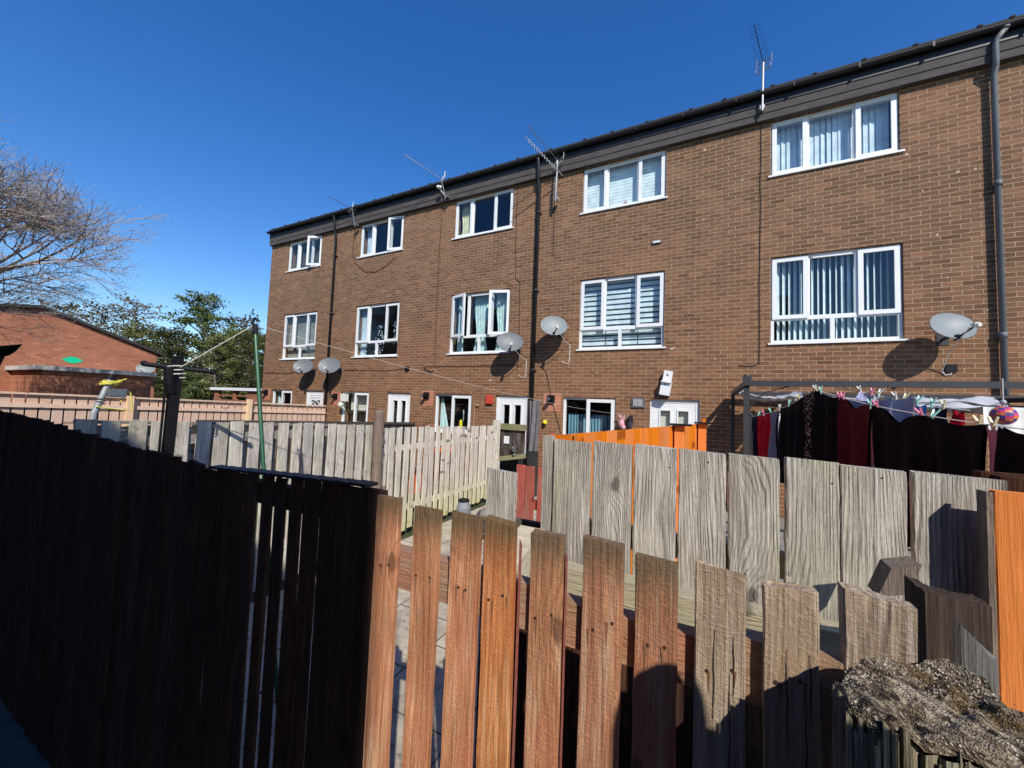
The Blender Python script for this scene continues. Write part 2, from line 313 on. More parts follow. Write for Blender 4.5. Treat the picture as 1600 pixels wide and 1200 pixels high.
# ------------------------------------------------------------------ terraced houses
WY=8.3
def window(house,x0,x1,z0,z1,kind,open_l=0,open_r=0,blind=None,label=None):
    two=kind=='tall'
    fm=MB(); y0,y1=WY+.055,WY+.125
    fm.rect(x0+.002,x1-.002,z0+.03,z1-.002,y0,y1,.052)
    W=x1-x0; ma,mb_=x0+.545,x1-.545
    zt=z0+.03
    if two:
        zt=z0+.50; fm.box(x0+.054,x1-.054,y0+.002,y1-.002,zt-.055,zt); fm.box((x0+x1)/2-.03,(x0+x1)/2+.03,y0+.001,y1-.001,z0+.082,zt-.055)
        a=zt
    else: a=z0+.082
    b=z1-.054
    for q in (ma,mb_): fm.box(q-.026,q+.026,y0+.001,y1-.001,a,b)
    # glazing beads round the fixed light
    fm.rect(ma+.028,mb_-.028,a+.001,b-.001,y0+.012,y1-.02,.018)
    fm.box(ma+.08,mb_-.08,y0-.016,y0+.008,b-.028,b-.006)                 # trickle vent
    win=obj('window',fm,PVC,house,loc=((x0+x1)/2,WY,z0))
    if label: win['label']=label
    p=MB(); yy=y0+.035
    def pn(u0,u1,w0,w1): p.add([(u0,yy,w0),(u1,yy,w0),(u1,yy,w1),(u0,yy,w1)],[(0,1,2,3)])
    pn(ma+.03,mb_-.03,a,b)
    if two: pn(x0+.055,(x0+x1)/2-.031,z0+.083,zt-.056); pn((x0+x1)/2+.031,x1-.055,z0+.083,zt-.056)
    obj('pane',p,GL,win)
    for side,ang in ((-1,open_l),(1,open_r)):
        u0,u1=(x0+.026,ma+.012) if side<0 else (mb_-.012,x1-.026)
        w0,w1=(zt-.03 if two else z0+.05),z1-.024
        c=MB(); c.rect(u0,u1,w0,w1,y0-.022,y0-.0015,.07)
        c.rect(u0+.012,u1-.012,w0+.012,w1-.012,y0-.001,y0+.03,.05)
        hx=(u1-.06) if side<0 else (u0+.03)
        c.box(hx,hx+.02,y0+.03,y0+.045,(w0+w1)/2-.06,(w0+w1)/2+.04)
        g=MB(); g.add([(u0+.06,y0-.008,w0+.06),(u1-.06,y0-.008,w0+.06),(u1-.06,y0-.008,w1-.06),(u0+.06,y0-.008,w1-.06)],[(0,1,2,3)])
        if ang:
            h=(u0,y0-.01) if side<0 else (u1,y0-.01)
            c.turn(0,*h,-side*-1*R(ang) if side<0 else R(ang)); g.turn(0,*h,-R(ang) if side<0 else R(ang))
        obj('casement',c,[PVC],win); obj('pane',g,GL,win)
    s=MB(); s.box(x0-.045,x1+.045,WY-.035,y1,z0-.002,z0+.029); obj('sill',s,PVC,win)
    if blind: 
        blind(win,x0,x1,z0+.03,z1)
    return win

def b_vertical(gap,ang):
    def f(win,x0,x1,z0,z1):
        m=MB(); n=int((x1-x0-.08)/.085); y=WY+.215; rr=random.Random(int(z0*10))
        for i in range(n):
            c=x0+.06+i*.085; a=R(ang+rr.uniform(-9,9)); dx=.044*math.cos(a); dy=.044*math.sin(a)
            m.grid(lambda u,v:(c+dx*(2*u-1)*(1-gap),y+dy*(2*u-1)+.006*math.sin(u*math.pi),z0+.03+(z1-z0-.03)*v),4,1)
        m.box(x0,x1,y-.03,y+.03,z1-.03,z1)
        obj('vertical_blind',m,BLINDB if z0>5 else BLIND,win)
    return f
def b_zebra(step,frac):
    def f(win,x0,x1,z0,z1):
        m=MB(); y=WY+.21; z=z1
        for (a,b) in ((x0+.03,x0+.55),(x0+.57,x1-.56),(x1-.54,x1-.03)):
            z=z1-.02
            while z>z0+.02:
                zb=max(z-step*frac,z0+.01); m.add([(a,y,zb),(b,y,zb),(b,y,z),(a,y,z)],[(0,1,2,3)]); z-=step
        obj('striped_blind',m,BLIND,win)
        if frac<.9:
            m=MB(); m.add([(x0+.03,y+.02,z0),(x1-.03,y+.02,z0),(x1-.03,y+.02,z1),(x0+.03,y+.02,z1)],[(0,1,2,3)])
            obj('blind_backing',m,cloth_dim,win)
    return f
def b_venetian(win,x0,x1,z0,z1):
    m=MB(); y=WY+.24; z=z1-.03
    while z>z0+.01:
        m.add([(x0+.03,y-.010,z-.006),(x1-.03,y-.010,z-.006),(x1-.03,y+.010,z+.009),(x0+.03,y+.010,z+.009)],[(0,1,2,3)]); z-=.027
    obj('venetian_blind',m,BLINDC,win)
def b_curtain(spans,mat=None,zlow=0.,waist=0.):
    def f(win,x0,x1,z0,z1):
        m=MB(); y=WY+.24
        for (a,b) in spans:
            A,B=x0+a,x0+b; c=(A+B)/2
            def g(u,v):
                s=1-waist*math.exp(-((v-.35)/.22)**2); x=c+(A+(B-A)*u-c)*s
                return (x,y+.022*math.sin(u*(B-A)*75+1.3*math.sin(v*3)),z0+zlow+(z1-z0-zlow)*v)
            m.grid(g,40,8)
        obj('curtain',m,mat or CURT,win,smooth=True)
    return f
cloth_dim=cloth('dim_blue_voile',(.10,.16,.21))
def b_multi(*fs):
    def f(*a):
        for q in fs: q(*a)
    return f
def b_strings(win,x0,x1,z0,z1):
    m=MB(); rr=random.Random(5)
    for (c,lo,hi,n) in ((.30,.1,.55,16),(.88,.1,.95,34),(1.0,.2,.8,14),(1.5,.35,1.05,22),(.75,.1,.6,10)):
        for i in range(n):
            x=x0+c+rr.uniform(-.07,.07); z=z0+rr.uniform(lo,hi); r=rr.uniform(.012,.028)
            m.add([(x-r,WY+.2,z),(x,WY+.2,z-r*1.4),(x+r,WY+.2,z),(x,WY+.2,z+r*1.4)],[(0,1,2,3)])
    obj('hanging_decoration',m,SHEER,win)

def low_window(house,x0,x1,z0,z1,inner=None,label=None):
    fm=MB(); y0,y1=WY+.05,WY+.12; c=x0+(x1-x0)*.47
    fm.rect(x0+.002,x1-.002,z0+.03,z1-.002,y0,y1,.05); fm.box(c-.03,c+.03,y0+.001,y1-.001,z0+.08,z1-.052)
    win=obj('window',fm,PVC,house,loc=((x0+x1)/2,WY,z0))
    if label: win['label']=label
    c2=MB(); c2.rect(c-.012,x1-.026,z0+.05,z1-.024,y0-.022,y0-.0015,.075); obj('casement',c2,PVC,win)
    p=MB()
    for u0,u1,yy in ((x0+.055,c-.03,y0+.03),(c+.06,x1-.09,y0-.008)):
        p.add([(u0,yy,z0+.085),(u1,yy,z0+.085),(u1,yy,z1-.06),(u0,yy,z1-.06)],[(0,1,2,3)])
    obj('pane',p,GL,win)
    s=MB(); s.box(x0-.04,x1+.04,WY-.035,y1,z0-.002,z0+.029); obj('sill',s,PVC,win)
    if inner: inner(win,x0,x1,z0+.03,z1)
def in_slats(win,x0,x1,z0,z1):
    m=MB()
    for i in range(16):
        a=x0+.03+i*.07
        m.add([(a,WY+.35,z0),(a+.045,WY+.37,z0),(a+.045,WY+.37,z0+.62),(a,WY+.35,z0+.62)],[(0,1,2,3)])
    obj('slatted_screen',m,cloth_blue,win)
cloth_blue=cloth('dusty_blue_slats',(.16,.33,.42))
def in_cream(win,x0,x1,z0,z1):
    m=MB(); m.grid(lambda u,v:(x0+.1+(x1-x0-.15)*u,WY+.3+.004*math.sin(v*40),z0+.42+(z1-z0-.42)*v),2,12); obj('roller_blind',m,BLINDC,win)
    m=MB(); rr=random.Random(3)
    for c in (.3,.42,.85,.95):
        for i in range(26):
            a=Vector((x0+c+rr.gauss(0,.05),WY+.25+rr.gauss(0,.03),z0+.25+abs(rr.gauss(0,.09)))); d=Vector((rr.uniform(-1,1),rr.uniform(-.3,.3),rr.uniform(-1,1)))*.05
            m.add([a,a+d,a+d+Vector((.02,0,.03)),a+Vector((.02,0,.03))],[(0,1,2,3)])
        m.tube([(x0+c,WY+.25,z0),(x0+c,WY+.25,z0+.2)],[.05,.07],8)
    obj('house_plant',m,BLK,win)
def in_kitchen(win,x0,x1,z0,z1):
    m=MB(); m.grid(lambda u,v:(x0+.05+.32*u*(1-.75*v),WY+.22+.02*math.sin(u*16),z0+(z1-z0)*v*.9),14,4); obj('curtain',m,CURT,win,smooth=True)
    m=MB()
    m.tube([(x0+.78,WY+.25,z0+.3),(x0+.78,WY+.25,z0+.5),(x0+.76,WY+.28,z0+.58),(x0+.72,WY+.28,z0+.56)],.014,6); m.box(x0+.2,x1-.1,WY+.6,WY+.9,z0-.02,z0+.08)
    obj('tap',m,ALUW,win)
    m=MB(); m.tube([(x0+.76,WY+.17,z0+.03),(x0+.76,WY+.17,z0+.28),(x0+.76,WY+.17,z0+.33)],[.045,.045,.02],10); obj('yellow_bottle',m,YEL,win)
YEL=plain('bright_yellow',(.85,.72,.03),.5)

def door(house,x0,x1,kind,label):
    m=MB(); y0,y1=WY+.05,WY+.12; z1=2.03
    m.box(x0+.002,x0+.07,y0,y1,.02,z1); m.box(x1-.07,x1-.002,y0,y1,.02,z1); m.box(x0+.07,x1-.07,y0,y1,z1-.07,z1-.002)
    a,b=x0+.072,x1-.072; yl0,yl1=y0+.008,y1-.01; top=z1-.072
    W=b-a; mid=(a+b)/2
    g=MB()
    if kind=='two':
        gw=W*.235; g1=(a+.13,a+.13+gw); g2=(b-.13-gw,b-.13)
        zt,zb=top-.155,.55
        m.box(a,b,yl0,yl1,zt,top); m.box(a,b,yl0,yl1,.03,zb)
        for q0,q1 in ((a,g1[0]),(g1[1],g2[0]),(g2[1],b)): m.box(q0,q1,yl0,yl1,zb,zt)
        for q in (g1,g2):
            m.rect(q[0]-.028,q[1]+.028,zb-.028,zt+.028,yl0-.014,yl0-.0015,.028)
            g.add([(q[0],yl0+.02,zb),(q[1],yl0+.02,zb),(q[1],yl0+.02,zt),(q[0],yl0+.02,zt)],[(0,1,2,3)])
    else:
        m.box(a,b,yl0,yl1,.03,1.55); m.box(a,b,yl0,yl1,1.72,top); m.box(a,mid-.22,yl0,yl1,1.55,1.72); m.box(mid+.22,b,yl0,yl1,1.55,1.72)
        for z in (1.80,1.87): m.box(a+.1,b-.1,yl0-.012,yl0-.002,z,z+.02)
        for i in range(9):
            t0,t1=math.pi*i/9,math.pi*(i+1)/9
            m.tube([(mid+.2*math.cos(t0),yl0-.005,1.55+.15*math.sin(t0)),(mid+.2*math.cos(t1),yl0-.005,1.55+.15*math.sin(t1))],.012,4)
        for t in (45,90,135): m.tube([(mid,yl0-.003,1.55),(mid+.19*math.cos(R(t)),yl0-.003,1.55+.14*math.sin(R(t)))],.008,4)
        g.add([(mid-.22,yl0+.02,1.55),(mid+.22,yl0+.02,1.55),(mid+.22,yl0+.02,1.72),(mid-.22,yl0+.02,1.72)],[(0,1,2,3)])
    d=obj('door',m,PVC,house,loc=((x0+x1)/2,WY,0)); d['label']=label
    obj('door_pane',g,GL,d)
    h=MB(); h.box(a+.03,a+.055,yl0-.03,yl0-.0155,.98,1.2); h.box(a+.04,a+.14,yl0-.045,yl0-.03,1.09,1.11); obj('door_handle',h,ALUW,d)
    if kind=='two':
        m=MB()
        for q in (g1,g2): m.add([(q[0]-.02,y1+.03,1.45),(q[1]+.02,y1+.03,1.45),(q[1]+.02,y1+.03,z1-.1),(q[0]-.02,y1+.03,z1-.1)],[(0,1,2,3)])
        if 'half-drawn' in label: obj('door_blind',m,BLINDC,d)

GT=7.87; CB=7.30
def house(xa,xb,wins,lows,doors,label,group='brown brick terraced houses',side=False,clad=CLAD):
    h=thing('terraced_house',label,'house',((xa+xb)/2,WY,0),group)
    ops=[(a,b,c,d) for (a,b,c,d) in wins+lows+doors]
    xs=sorted({xa,xb,*[o[0] for o in ops],*[o[1] for o in ops]}); zs=sorted({0.,7.56,*[o[2] for o in ops],*[o[3] for o in ops]})
    m=MB()
    for i in range(len(xs)-1):
        for j in range(len(zs)-1):
            cx,cz=(xs[i]+xs[i+1])/2,(zs[j]+zs[j+1])/2
            if any(o[0]<cx<o[1] and o[2]<cz<o[3] for o in ops): continue
            m.add([(xs[i],WY,zs[j]),(xs[i+1],WY,zs[j]),(xs[i+1],WY,zs[j+1]),(xs[i],WY,zs[j+1])],[(0,1,2,3)])
    D=.3
    for (a,b,c,d) in ops:
        m.add([(a,WY,c),(a,WY+D,c),(a,WY+D,d),(a,WY,d)],[(0,1,2,3)]); m.add([(b,WY,c),(b,WY,d),(b,WY+D,d),(b,WY+D,c)],[(0,1,2,3)])
        m.add([(a,WY,d),(a,WY+D,d),(b,WY+D,d),(b,WY,d)],[(0,1,2,3)]); m.add([(a,WY,c),(b,WY,c),(b,WY+D,c),(a,WY+D,c)],[(0,1,2,3)])
    YB=WY+8.
    m.add([(xa,YB,0),(xa,YB,7.56),(xb,YB,7.56),(xb,YB,0)],[(0,1,2,3)])
    for q in (xa+.001,xb-.001): m.add([(q,WY,0),(q,YB,0),(q,YB,7.56),(q,WY,7.56)],[(0,1,2,3)])
    obj('wall',m,BR,h)
    m=MB(); YR=WY+3.2
    m.add([(xa+.01,YR,0),(xb-.01,YR,0),(xb-.01,YR,7.5),(xa+.01,YR,7.5)],[(0,1,2,3)])
    for z in (.01,2.35,2.6,4.98,5.2,7.45): m.add([(xa+.01,WY+.02,z),(xb-.01,WY+.02,z),(xb-.01,YR,z),(xa+.01,YR,z)],[(0,1,2,3)])
    obj('interior_wall',m,ROOM,h)
    m=MB(); m.add([(xa,WY-.10,GT-.02),(xb,WY-.10,GT-.02),(xb,WY+4,GT+.28),(xa,WY+4,GT+.28)],[(0,1,2,3)]); m.add([(xa,WY+4,GT+.28),(xb,WY+4,GT+.28),(xb,YB+.1,GT-.02),(xa,YB+.1,GT-.02)],[(0,1,2,3)])
    m.box(xa,xb,WY-.14,WY-.08,GT-.01,GT+.022)
    rr=random.Random(int(xa*7)); x=xa+.2
    while x<xb:
        m.box(x,x+.06,WY-.155,WY-.09,GT+.0225,GT+.034+rr.random()*.012); x+=.55+rr.random()*.3
    obj('roof',m,ROOF,h)
    m=MB(); m.box(xa,xb,WY-.10,WY-.002,CB,CB+.125); m.box(xa,xb,WY-.112,WY-.002,CB+.131,CB+.27); m.box(xa,xb,WY-.097,WY-.004,CB+.125,CB+.131)
    obj('cladding_board',m,clad,h)
    m=MB(); m.box(xa,xb,WY-.125,WY-.003,CB+.275,GT-.022)
    # half-round gutter with brackets
    n=8; 
    for k in range(n):
        t0,t1=math.pi+math.pi*k/n,math.pi+math.pi*(k+1)/n
        cy,cz,r=WY-.19,GT-.10,.062
        m.add([(xa,cy+r*math.cos(t0),cz+r*math.sin(t0)),(xb,cy+r*math.cos(t0),cz+r*math.sin(t0)),(xb,cy+r*math.cos(t1),cz+r*math.sin(t1)),(xa,cy+r*math.cos(t1),cz+r*math.sin(t1))],[(0,1,2,3)])
    x=xa+.4
    while x<xb: m.box(x,x+.03,WY-.258,WY-.125,GT-.168,GT-.085); x+=.9
    obj('gutter',m,BLKM,h)
    return h
P=3.62
def ops_for(w0): return [(w0,w0+1.79,6.21,7.30),(w0,w0+1.80,3.07,4.69)]
HS=[]
specs=[(-14.40,-10.81,-13.42,(-13.80,-12.65),(-11.95,-11.05),'end house of the brown brick terrace, at its far left corner, beige venetian blinds upstairs'),
 (-10.81,-7.20,-9.80,(-10.20,-9.02),(-8.29,-7.41),'brown brick house second from the far corner, cable looping under its top window'),
 (-7.20,-3.60,-6.18,(-6.55,-5.38),(-4.67,-3.79),'brown brick house with tied white curtains and both middle casements open'),
 (-3.60,.02,-2.60,(-2.92,-1.74),(-1.05,-.13),'brown brick house with striped blinds behind the orange fence'),
 (.02,3.80,1.02,None,None,'brown brick house with blue vertical blinds behind the washing'),
 (3.80,8.6,None,None,None,'brown brick house beyond the grey downpipe, at the right edge of the photo')]
for i,(xa,xb,w0,lw,dr,lab) in enumerate(specs):
    wins=ops_for(w0) if w0 is not None else []
    lows=[(lw[0],lw[1],1.0,2.025)] if lw else []
    doors=[(dr[0],dr[1],.0,2.03)] if dr else []
    h=house(xa,xb,wins,lows,doors,lab); HS.append(h)
    if w0 is not None:
        t3=[b_venetian,b_multi(b_curtain([(.06,.34)],SHEER)),b_curtain([(.06,.42)],CURTC,0,.2),b_zebra(.075,.94),b_vertical(0.,14)][i]
        t2=[b_venetian,b_multi(b_curtain([(.03,.28)],SHEER),b_strings),b_multi(b_curtain([(.10,.30)],CURT),b_curtain([(.62,1.06),(1.28,1.66)],CURT,0,.35)),b_zebra(.115,.66),b_vertical(.0,52)][i]
        l3=['top window with its right casement open','top window with its right casement pushed open a little',None,'top window with a closed striped blind and a small ornament','top window with closed blue vertical blinds'][i]
        l2=['middle window with a beige venetian blind','middle window hung with shell decorations','middle window with both side casements open and white tied curtains','middle window with a pale striped blind','middle window with open vertical blinds'][i]
        window(h,*wins[0],'short',open_r=[22,11,0,0,0][i],blind=t3,label=l3)
        window(h,*wins[1],'tall',open_l=[0,0,18,0,0][i],open_r=[0,0,17,0,0][i],blind=t2,label=l2)
    if lw: low_window(h,*lows[0],[in_kitchen,in_cream,in_kitchen,in_slats][i],label=['ground window with dark glass','ground window with cream blind and dark plants','ground window with a white curtain and a tap','ground window with blue slats inside'][i])
    if dr: door(h,dr[0],dr[1],['fan','two','two','two'][i],['white back door with an arched fanlight','white back door with two narrow dark panes','white back door half hidden by the dark gate','white back door with two panes half-drawn cream blinds'][i])
# ornament in the striped-blind top window
m=MB(); m.ball((-1.72,WY+.2,6.33),.055,6,0,1.2); m.ball((-1.66,WY+.2,6.40),.035,6); m.ball((-1.78,WY+.2,6.29),.04,6)
tag(obj('ornament',m,plain('pink_ceramic',(.75,.35,.32),.4)),'small pink ornament on the sill inside the striped-blind top window','ornament')

def part(hi,name,mb,mat,label=None,smooth=False):
    o=obj(name,mb,mat,HS[hi],smooth=smooth)
    if label: o['label']=label
    return o
# downpipes
def pipe(hi,x,mat,z0,label,r=.036):
    m=MB(); y=WY-.075
    m.tube([(x,WY-.19,GT-.12),(x,WY-.19,GT-.2),(x,WY-.15,GT-.33),(x,WY-.15,CB-.05),(x,y,CB-.2),(x,y,z0)],r,12)
    z=6.4
    while z>z0: m.tube([(x,y,z),(x,y,z+.07)],r*1.22,12); m.box(x-.06,x+.06,WY-.035,WY-.001,z+.015,z+.05); z-=1.9
    part(hi,'downpipe',m,mat,label,True)
pipe(0,-10.84,BLKM,0,'black downpipe'); pipe(2,-3.66,BLKM,0,'black downpipe',.045); 
m=MB(); x=3.87; y=WY-.075
m.tube([(x+.06,WY-.20,GT-.14),(x+.06,WY-.20,GT-.17)],.045,10); m.tube([(x+.06,WY-.20,GT-.16),(x-.02,WY-.17,GT-.27),(x-.03,WY-.155,GT-.33),(x-.03,WY-.155,CB-.02),(x-.02,WY-.13,CB-.08),(x-.02,y,CB-.2),(x,y,0)],.036,12)
for z in (7.15,5.35,3.05,1.2): m.tube([(x-.01,y,z),(x-.01,y,z+.09)],.045,12); m.box(x-.07,x+.05,WY-.035,WY-.001,z+.02,z+.05)
part(5,'downpipe',m,GPIPE,'grey downpipe with swan neck at the gutter',True)
# cables clipped to the wall
def cable(hi,pts,mat=WIRE,r=.007,label=None):
    m=MB(); rr=random.Random(len(pts)); P2=[]
    for a,b in zip(pts[:-1],pts[1:]):
        for k in range(6):
            t=k/6; P2.append((a[0]+(b[0]-a[0])*t+rr.uniform(-.006,.006),WY-.009,a[1]+(b[1]-a[1])*t+rr.uniform(-.006,.006)))
    P2.append((pts[-1][0],WY-.009,pts[-1][1])); m.tube(P2,r,5); part(hi,'cable',m,mat,label)
cable(0,[(-14.38,2.62),(-13,2.61),(-12.0,2.62)]); cable(1,[(-10.15,2.70),(-9.3,2.68),(-8.4,2.66),(-7.56,2.72)])
cable(1,[(-10.05,7.2),(-10.1,6.43),(-9.95,6.1),(-9.5,5.75),(-9.07,5.68),(-8.6,5.8),(-8.24,6.04)],label='cable hanging in a loop under the top window')
cable(2,[(-6.62,7.28),(-6.64,5),(-6.62,2.76)]); cable(2,[(-6.86,2.77),(-5.6,2.76),(-4.07,2.77),(-4.12,4.82),(-4.25,4.9),(-4.28,6.2),(-4.28,7.28)])
cable(3,[(-3.28,7.28),(-3.27,5.34)]); cable(3,[(-3.52,2.75),(-3.35,2.62),(-3.2,1.99),(-2.91,1.09)])
cable(4,[(.86,7.28),(.85,5),(.84,2.73),(.74,2.68),(.52,2.70)])
# flues with patched brickwork, small wall fittings
def flue(hi,x,z,w=.42,patch=True):
    m=MB()
    if patch:
        m.add([(x-w*.45,WY-.003,z-.28),(x+w*.55,WY-.003,z-.28),(x+w*.55,WY-.003,z+.14),(x-w*.45,WY-.003,z+.14)],[(0,1,2,3)])
    p=part(hi,'patched_brickwork',m,PATCH,'newer orange red bricks around the flue') if patch else None
    m=MB(); m.box(x-.085,x+.085,WY-.05,WY-.004,z-.09,z+.09); m.tube([(x,WY-.2,z),(x,WY-.05,z)],.05,12); 
    fl=part(hi,'boiler_flue',m,BLK)
    m=MB(); m.tube([(x,WY-.215,z),(x,WY-.2,z)],.042,12); m.tube([(x,WY-.222,z),(x,WY-.215,z)],.02,10); obj('flue_cap',m,ALU,fl)
flue(0,-14.1,1.93); flue(1,-10.46,1.86); flue(2,-6.83,1.97); flue(3,-3.2,1.97)
m=MB(); m.box(-1.06,-.88,WY-.03,WY-.001,5.27,5.335); m.box(-1.04,-.90,WY-.04,WY-.0305,5.28,5.325,1); part(3,'vent',m,[ALU,LNB],'small grey wall vent')
m=MB(); m.box(-1.41,-1.14,WY-.03,WY-.001,1.84,2.045)
for a in (-1.375,-1.28): m.box(a,a+.09,WY-.05,WY-.0305,1.87,2.02,1)
part(3,'vent',m,[ALU,ALUW],'square metal kitchen vent')
m=MB(); m.rect(-1.47,-1.17,1.22,1.34,WY-.01,WY-.001,.02); [m.box(-1.45,-1.19,WY-.009,WY-.0015,1.24+.02*k,1.249+.02*k) for k in range(5)]; part(3,'air_brick',m,LNB)
m=MB(); m.box(-4.92,-4.74,WY-.06,WY-.001,1.81,2.02); m.box(-4.9,-4.76,WY-.065,WY-.0605,1.83,2.0); tag(obj('alarm_box',m,plain('red_plastic',(.62,.07,.04),.5)),'red alarm box on the wall between window and back door','alarm box')
m=MB(); m.box(-10.13,-9.88,WY-.10,WY-.001,1.72,1.95,0); m.ball((-10.02,WY-.16,1.61),.085,8,0,1.); tag(obj('security_light',m,LNB),'cream security light on the wall above the round fence post','light')
# white two-tier box
t=thing('alarm_box','white two-tier plastic box tilted on the wall above the back door','alarm box',(-.74,WY,2.3))
def tilt(mb,cx,cz,a):
    c,s=math.cos(a),math.sin(a); mb.v=[(cx+(x-cx)*c+(z-cz)*s,y,cz-(x-cx)*s+(z-cz)*c) for x,y,z in mb.v]
m=MB(); m.box(-.81,-.65,WY-.13,WY-.001,2.39,2.60); m.box(-.825,-.635,WY-.20,WY-.001,2.36,2.389); tilt(m,-.74,2.35,R(9)); obj('upper_box',m,PVC,t)
m=MB(); m.box(-.825,-.635,WY-.15,WY-.001,2.11,2.358); tilt(m,-.74,2.35,R(9)); obj('lower_box',m,PVC,t)
m=MB(); m.add([(-.74,WY-.152,2.30),(-.76,WY-.152,2.34),(-.72,WY-.152,2.34)],[(0,1,2)]); m.box(-.75,-.72,WY-.136,WY-.1305,2.5,2.53); m.box(-.82,-.64,WY-.155,WY-.05,2.085,2.108); tilt(m,-.74,2.35,R(9)); obj('mark',m,BLK,t)
# lantern with pink ornament
t=thing('wall_lantern','black carriage lantern on the wall left of the back door','lantern',(-1.42,WY,1.5))
m=MB(); m.tube([(-1.42,WY-.14,1.66),(-1.42,WY-.14,1.60),(-1.42,WY-.14,1.575)],[.01,.05,.10],6); m.tube([(-1.42,WY-.14,1.42),(-1.42,WY-.14,1.37)],[.06,.02],6); m.tube([(-1.42,WY-.001,1.62),(-1.42,WY-.08,1.68),(-1.42,WY-.14,1.66)],.01,6); m.box(-1.46,-1.38,WY-.02,WY-.001,1.52,1.66); obj('lamp_housing',m,BLK,t)
m=MB(); m.tube([(-1.42,WY-.14,1.42),(-1.42,WY-.14,1.572)],[.055,.085],6); obj('lamp_glass',m,plain('smoky_glass',(.05,.05,.06),.1,spec=.6),t)
m=MB(); m.ball((-1.58,WY-.12,1.50),.07,7,0,1.25); m.ball((-1.54,WY-.15,1.43),.05,6); m.add([(-1.6,WY-.12,1.58),(-1.66,WY-.12,1.70),(-1.57,WY-.12,1.66)],[(0,1,2)]); m.add([(-1.58,WY-.12,1.58),(-1.53,WY-.12,1.69),(-1.51,WY-.12,1.60)],[(0,1,2)])
tag(obj('hanging_ornament',m,plain('pale_pink',(.72,.38,.42),.6)),'pale pink ornament hanging beside the black lantern','ornament')
for (x,z,mt,c) in ((-3.33,1.43,YEL,'yellow'),(-3.13,1.14,plain('ladybird_red',(.55,.03,.03),.4),'red')):
    m=MB(); m.ball((x,WY-.035,z),.055,8); m.ball((x-.01,WY-.05,z-.05),.04,6,1); tag(obj('wall_ornament',m,[mt,BLK]),'round %s and black ornament on the wall by the black downpipe'%c,'ornament')
m=MB(); m.tube([(-5.28,WY-.02,1.2),(-5.26,WY-.02,1.72),(-5.2,WY-.03,1.78),(-5.12,WY-.02,1.74)],.012,6); m.ball((-5.2,WY-.03,1.76),.03,5); part(2,'overflow_pipe',m,plain('copper_tan',(.45,.25,.12),.6))
m=MB(); m.box(-7.62,-7.5,WY-.05,WY-.001,2.66,2.78); part(1,'hook_bracket',m,BLK)
m=MB(); m.tube([(-6.92,WY-.01,2.80),(-6.94,WY-.04,2.7),(-6.75,WY-.04,2.66),(-6.7,WY-.05,2.60),(-6.62,WY-.03,2.66)],.012,6); part(2,'hook_bracket',m,BLK)

# ------------------------------------------------------------------ satellite dishes
def dish(x,z,w,hgt,mat,label,arm_s=1.,wire=True,nv=(.46,-.82,.34),g='satellite dishes on the terrace wall'):
    c=Vector((x,WY-.35,z)); t=thing('satellite_dish',label,'satellite dish',(x,WY,z-.1),g)
    n=Vector(nv).normalized(); a=Vector((0,0,1)).cross(n).normalized(); a=-a if a.x<0 else a; b=n.cross(a); b=-b if b.z<0 else b
    m=MB()
    def f(u,v,off=0):
        th=2*math.pi*u; r=v; return c+a*(w/2*r*math.cos(th))+b*(hgt/2*r*math.sin(th))+n*(.055*r*r-off)
    m.grid(lambda u,v:f(u,v),36,8); m.grid(lambda u,v:f(u,v,.012),36,8); m.grid(lambda u,v:f(u,1.,.012*v-.004*(1-v)),36,1)
    obj('reflector',m,mat,t,smooth=True)
    m=MB(); foot=Vector((x+.05,WY,z-.12)); m.box(foot.x-.07,foot.x+.07,WY-.012,WY-.001,foot.z-.09,foot.z+.09)
    m.tube([foot+Vector((0,-.005,0)),foot+Vector((0,-.2,.0)),foot+Vector((0,-.24,.08)),c-n*.02-b*.03],.019,8)
    obj('bracket',m,GREYST,t)
    bot=c-b*(hgt/2*.88)+n*.03; tip=c+n*(.33*arm_s)-b*(hgt*.42)+a*.02
    m=MB(); m.tube([bot-n*.06,bot,tip],.013,6,sq=False); m.box(bot.x-.02,bot.x+.02,bot.y-.03,bot.y+.03,bot.z-.02,bot.z+.05); obj('feed_arm',m,BLK,t)
    m=MB(); q=(c-tip).normalized(); m.tube([tip-q*.05,tip,tip+q*.05],[.026,.03,.036],10); m.box(tip.x-.025,tip.x+.025,tip.y-.03,tip.y+.02,tip.z-.03,tip.z+.035); obj('receiver',m,LNB,t)
    if wire:
        m=MB(); X=x+.28; m.tube([(tip.x,tip.y,tip.z-.03),(tip.x+.02,WY-.2,z-.32),(X,WY-.012,z-.36),(X+.0,WY-.012,z-.72),(X-.03,WY-.012,z-.79),(X-.12,WY-.012,z-.79),(X-.18,WY-.012,z-.74)] if wire==1 else [(tip.x-.06,tip.y,tip.z-.02),(tip.x-.07,WY-.2,z-.35),(tip.x-.08,WY-.02,z-.62),(tip.x-.04,WY-.012,z-.68),(tip.x+.02,WY-.012,z-.66),(tip.x+.04,WY-.012,z-.6)],.007,5); obj('cable',m,WIREW,t)
    return t
dish(-11.61,2.78,.62,.50,DISH,'dark grey satellite dish, farther left of the pair by the far downpipe',wire=0)
dish(-10.37,2.79,.66,.53,DISH,'dark grey satellite dish in front of the far black downpipe',wire=0)
dish(-4.15,3.26,.62,.50,DISH,'mid grey satellite dish overlapping the lower corner of the curtained window')
dish(-3.07,3.58,.60,.50,DISHL,'pale satellite dish just right of the middle black downpipe')
dish(3.20,3.19,.55,.47,DISHL,'large looking pale satellite dish right of the vertical-blind window',wire=2,nv=(.22,-.88,.42))
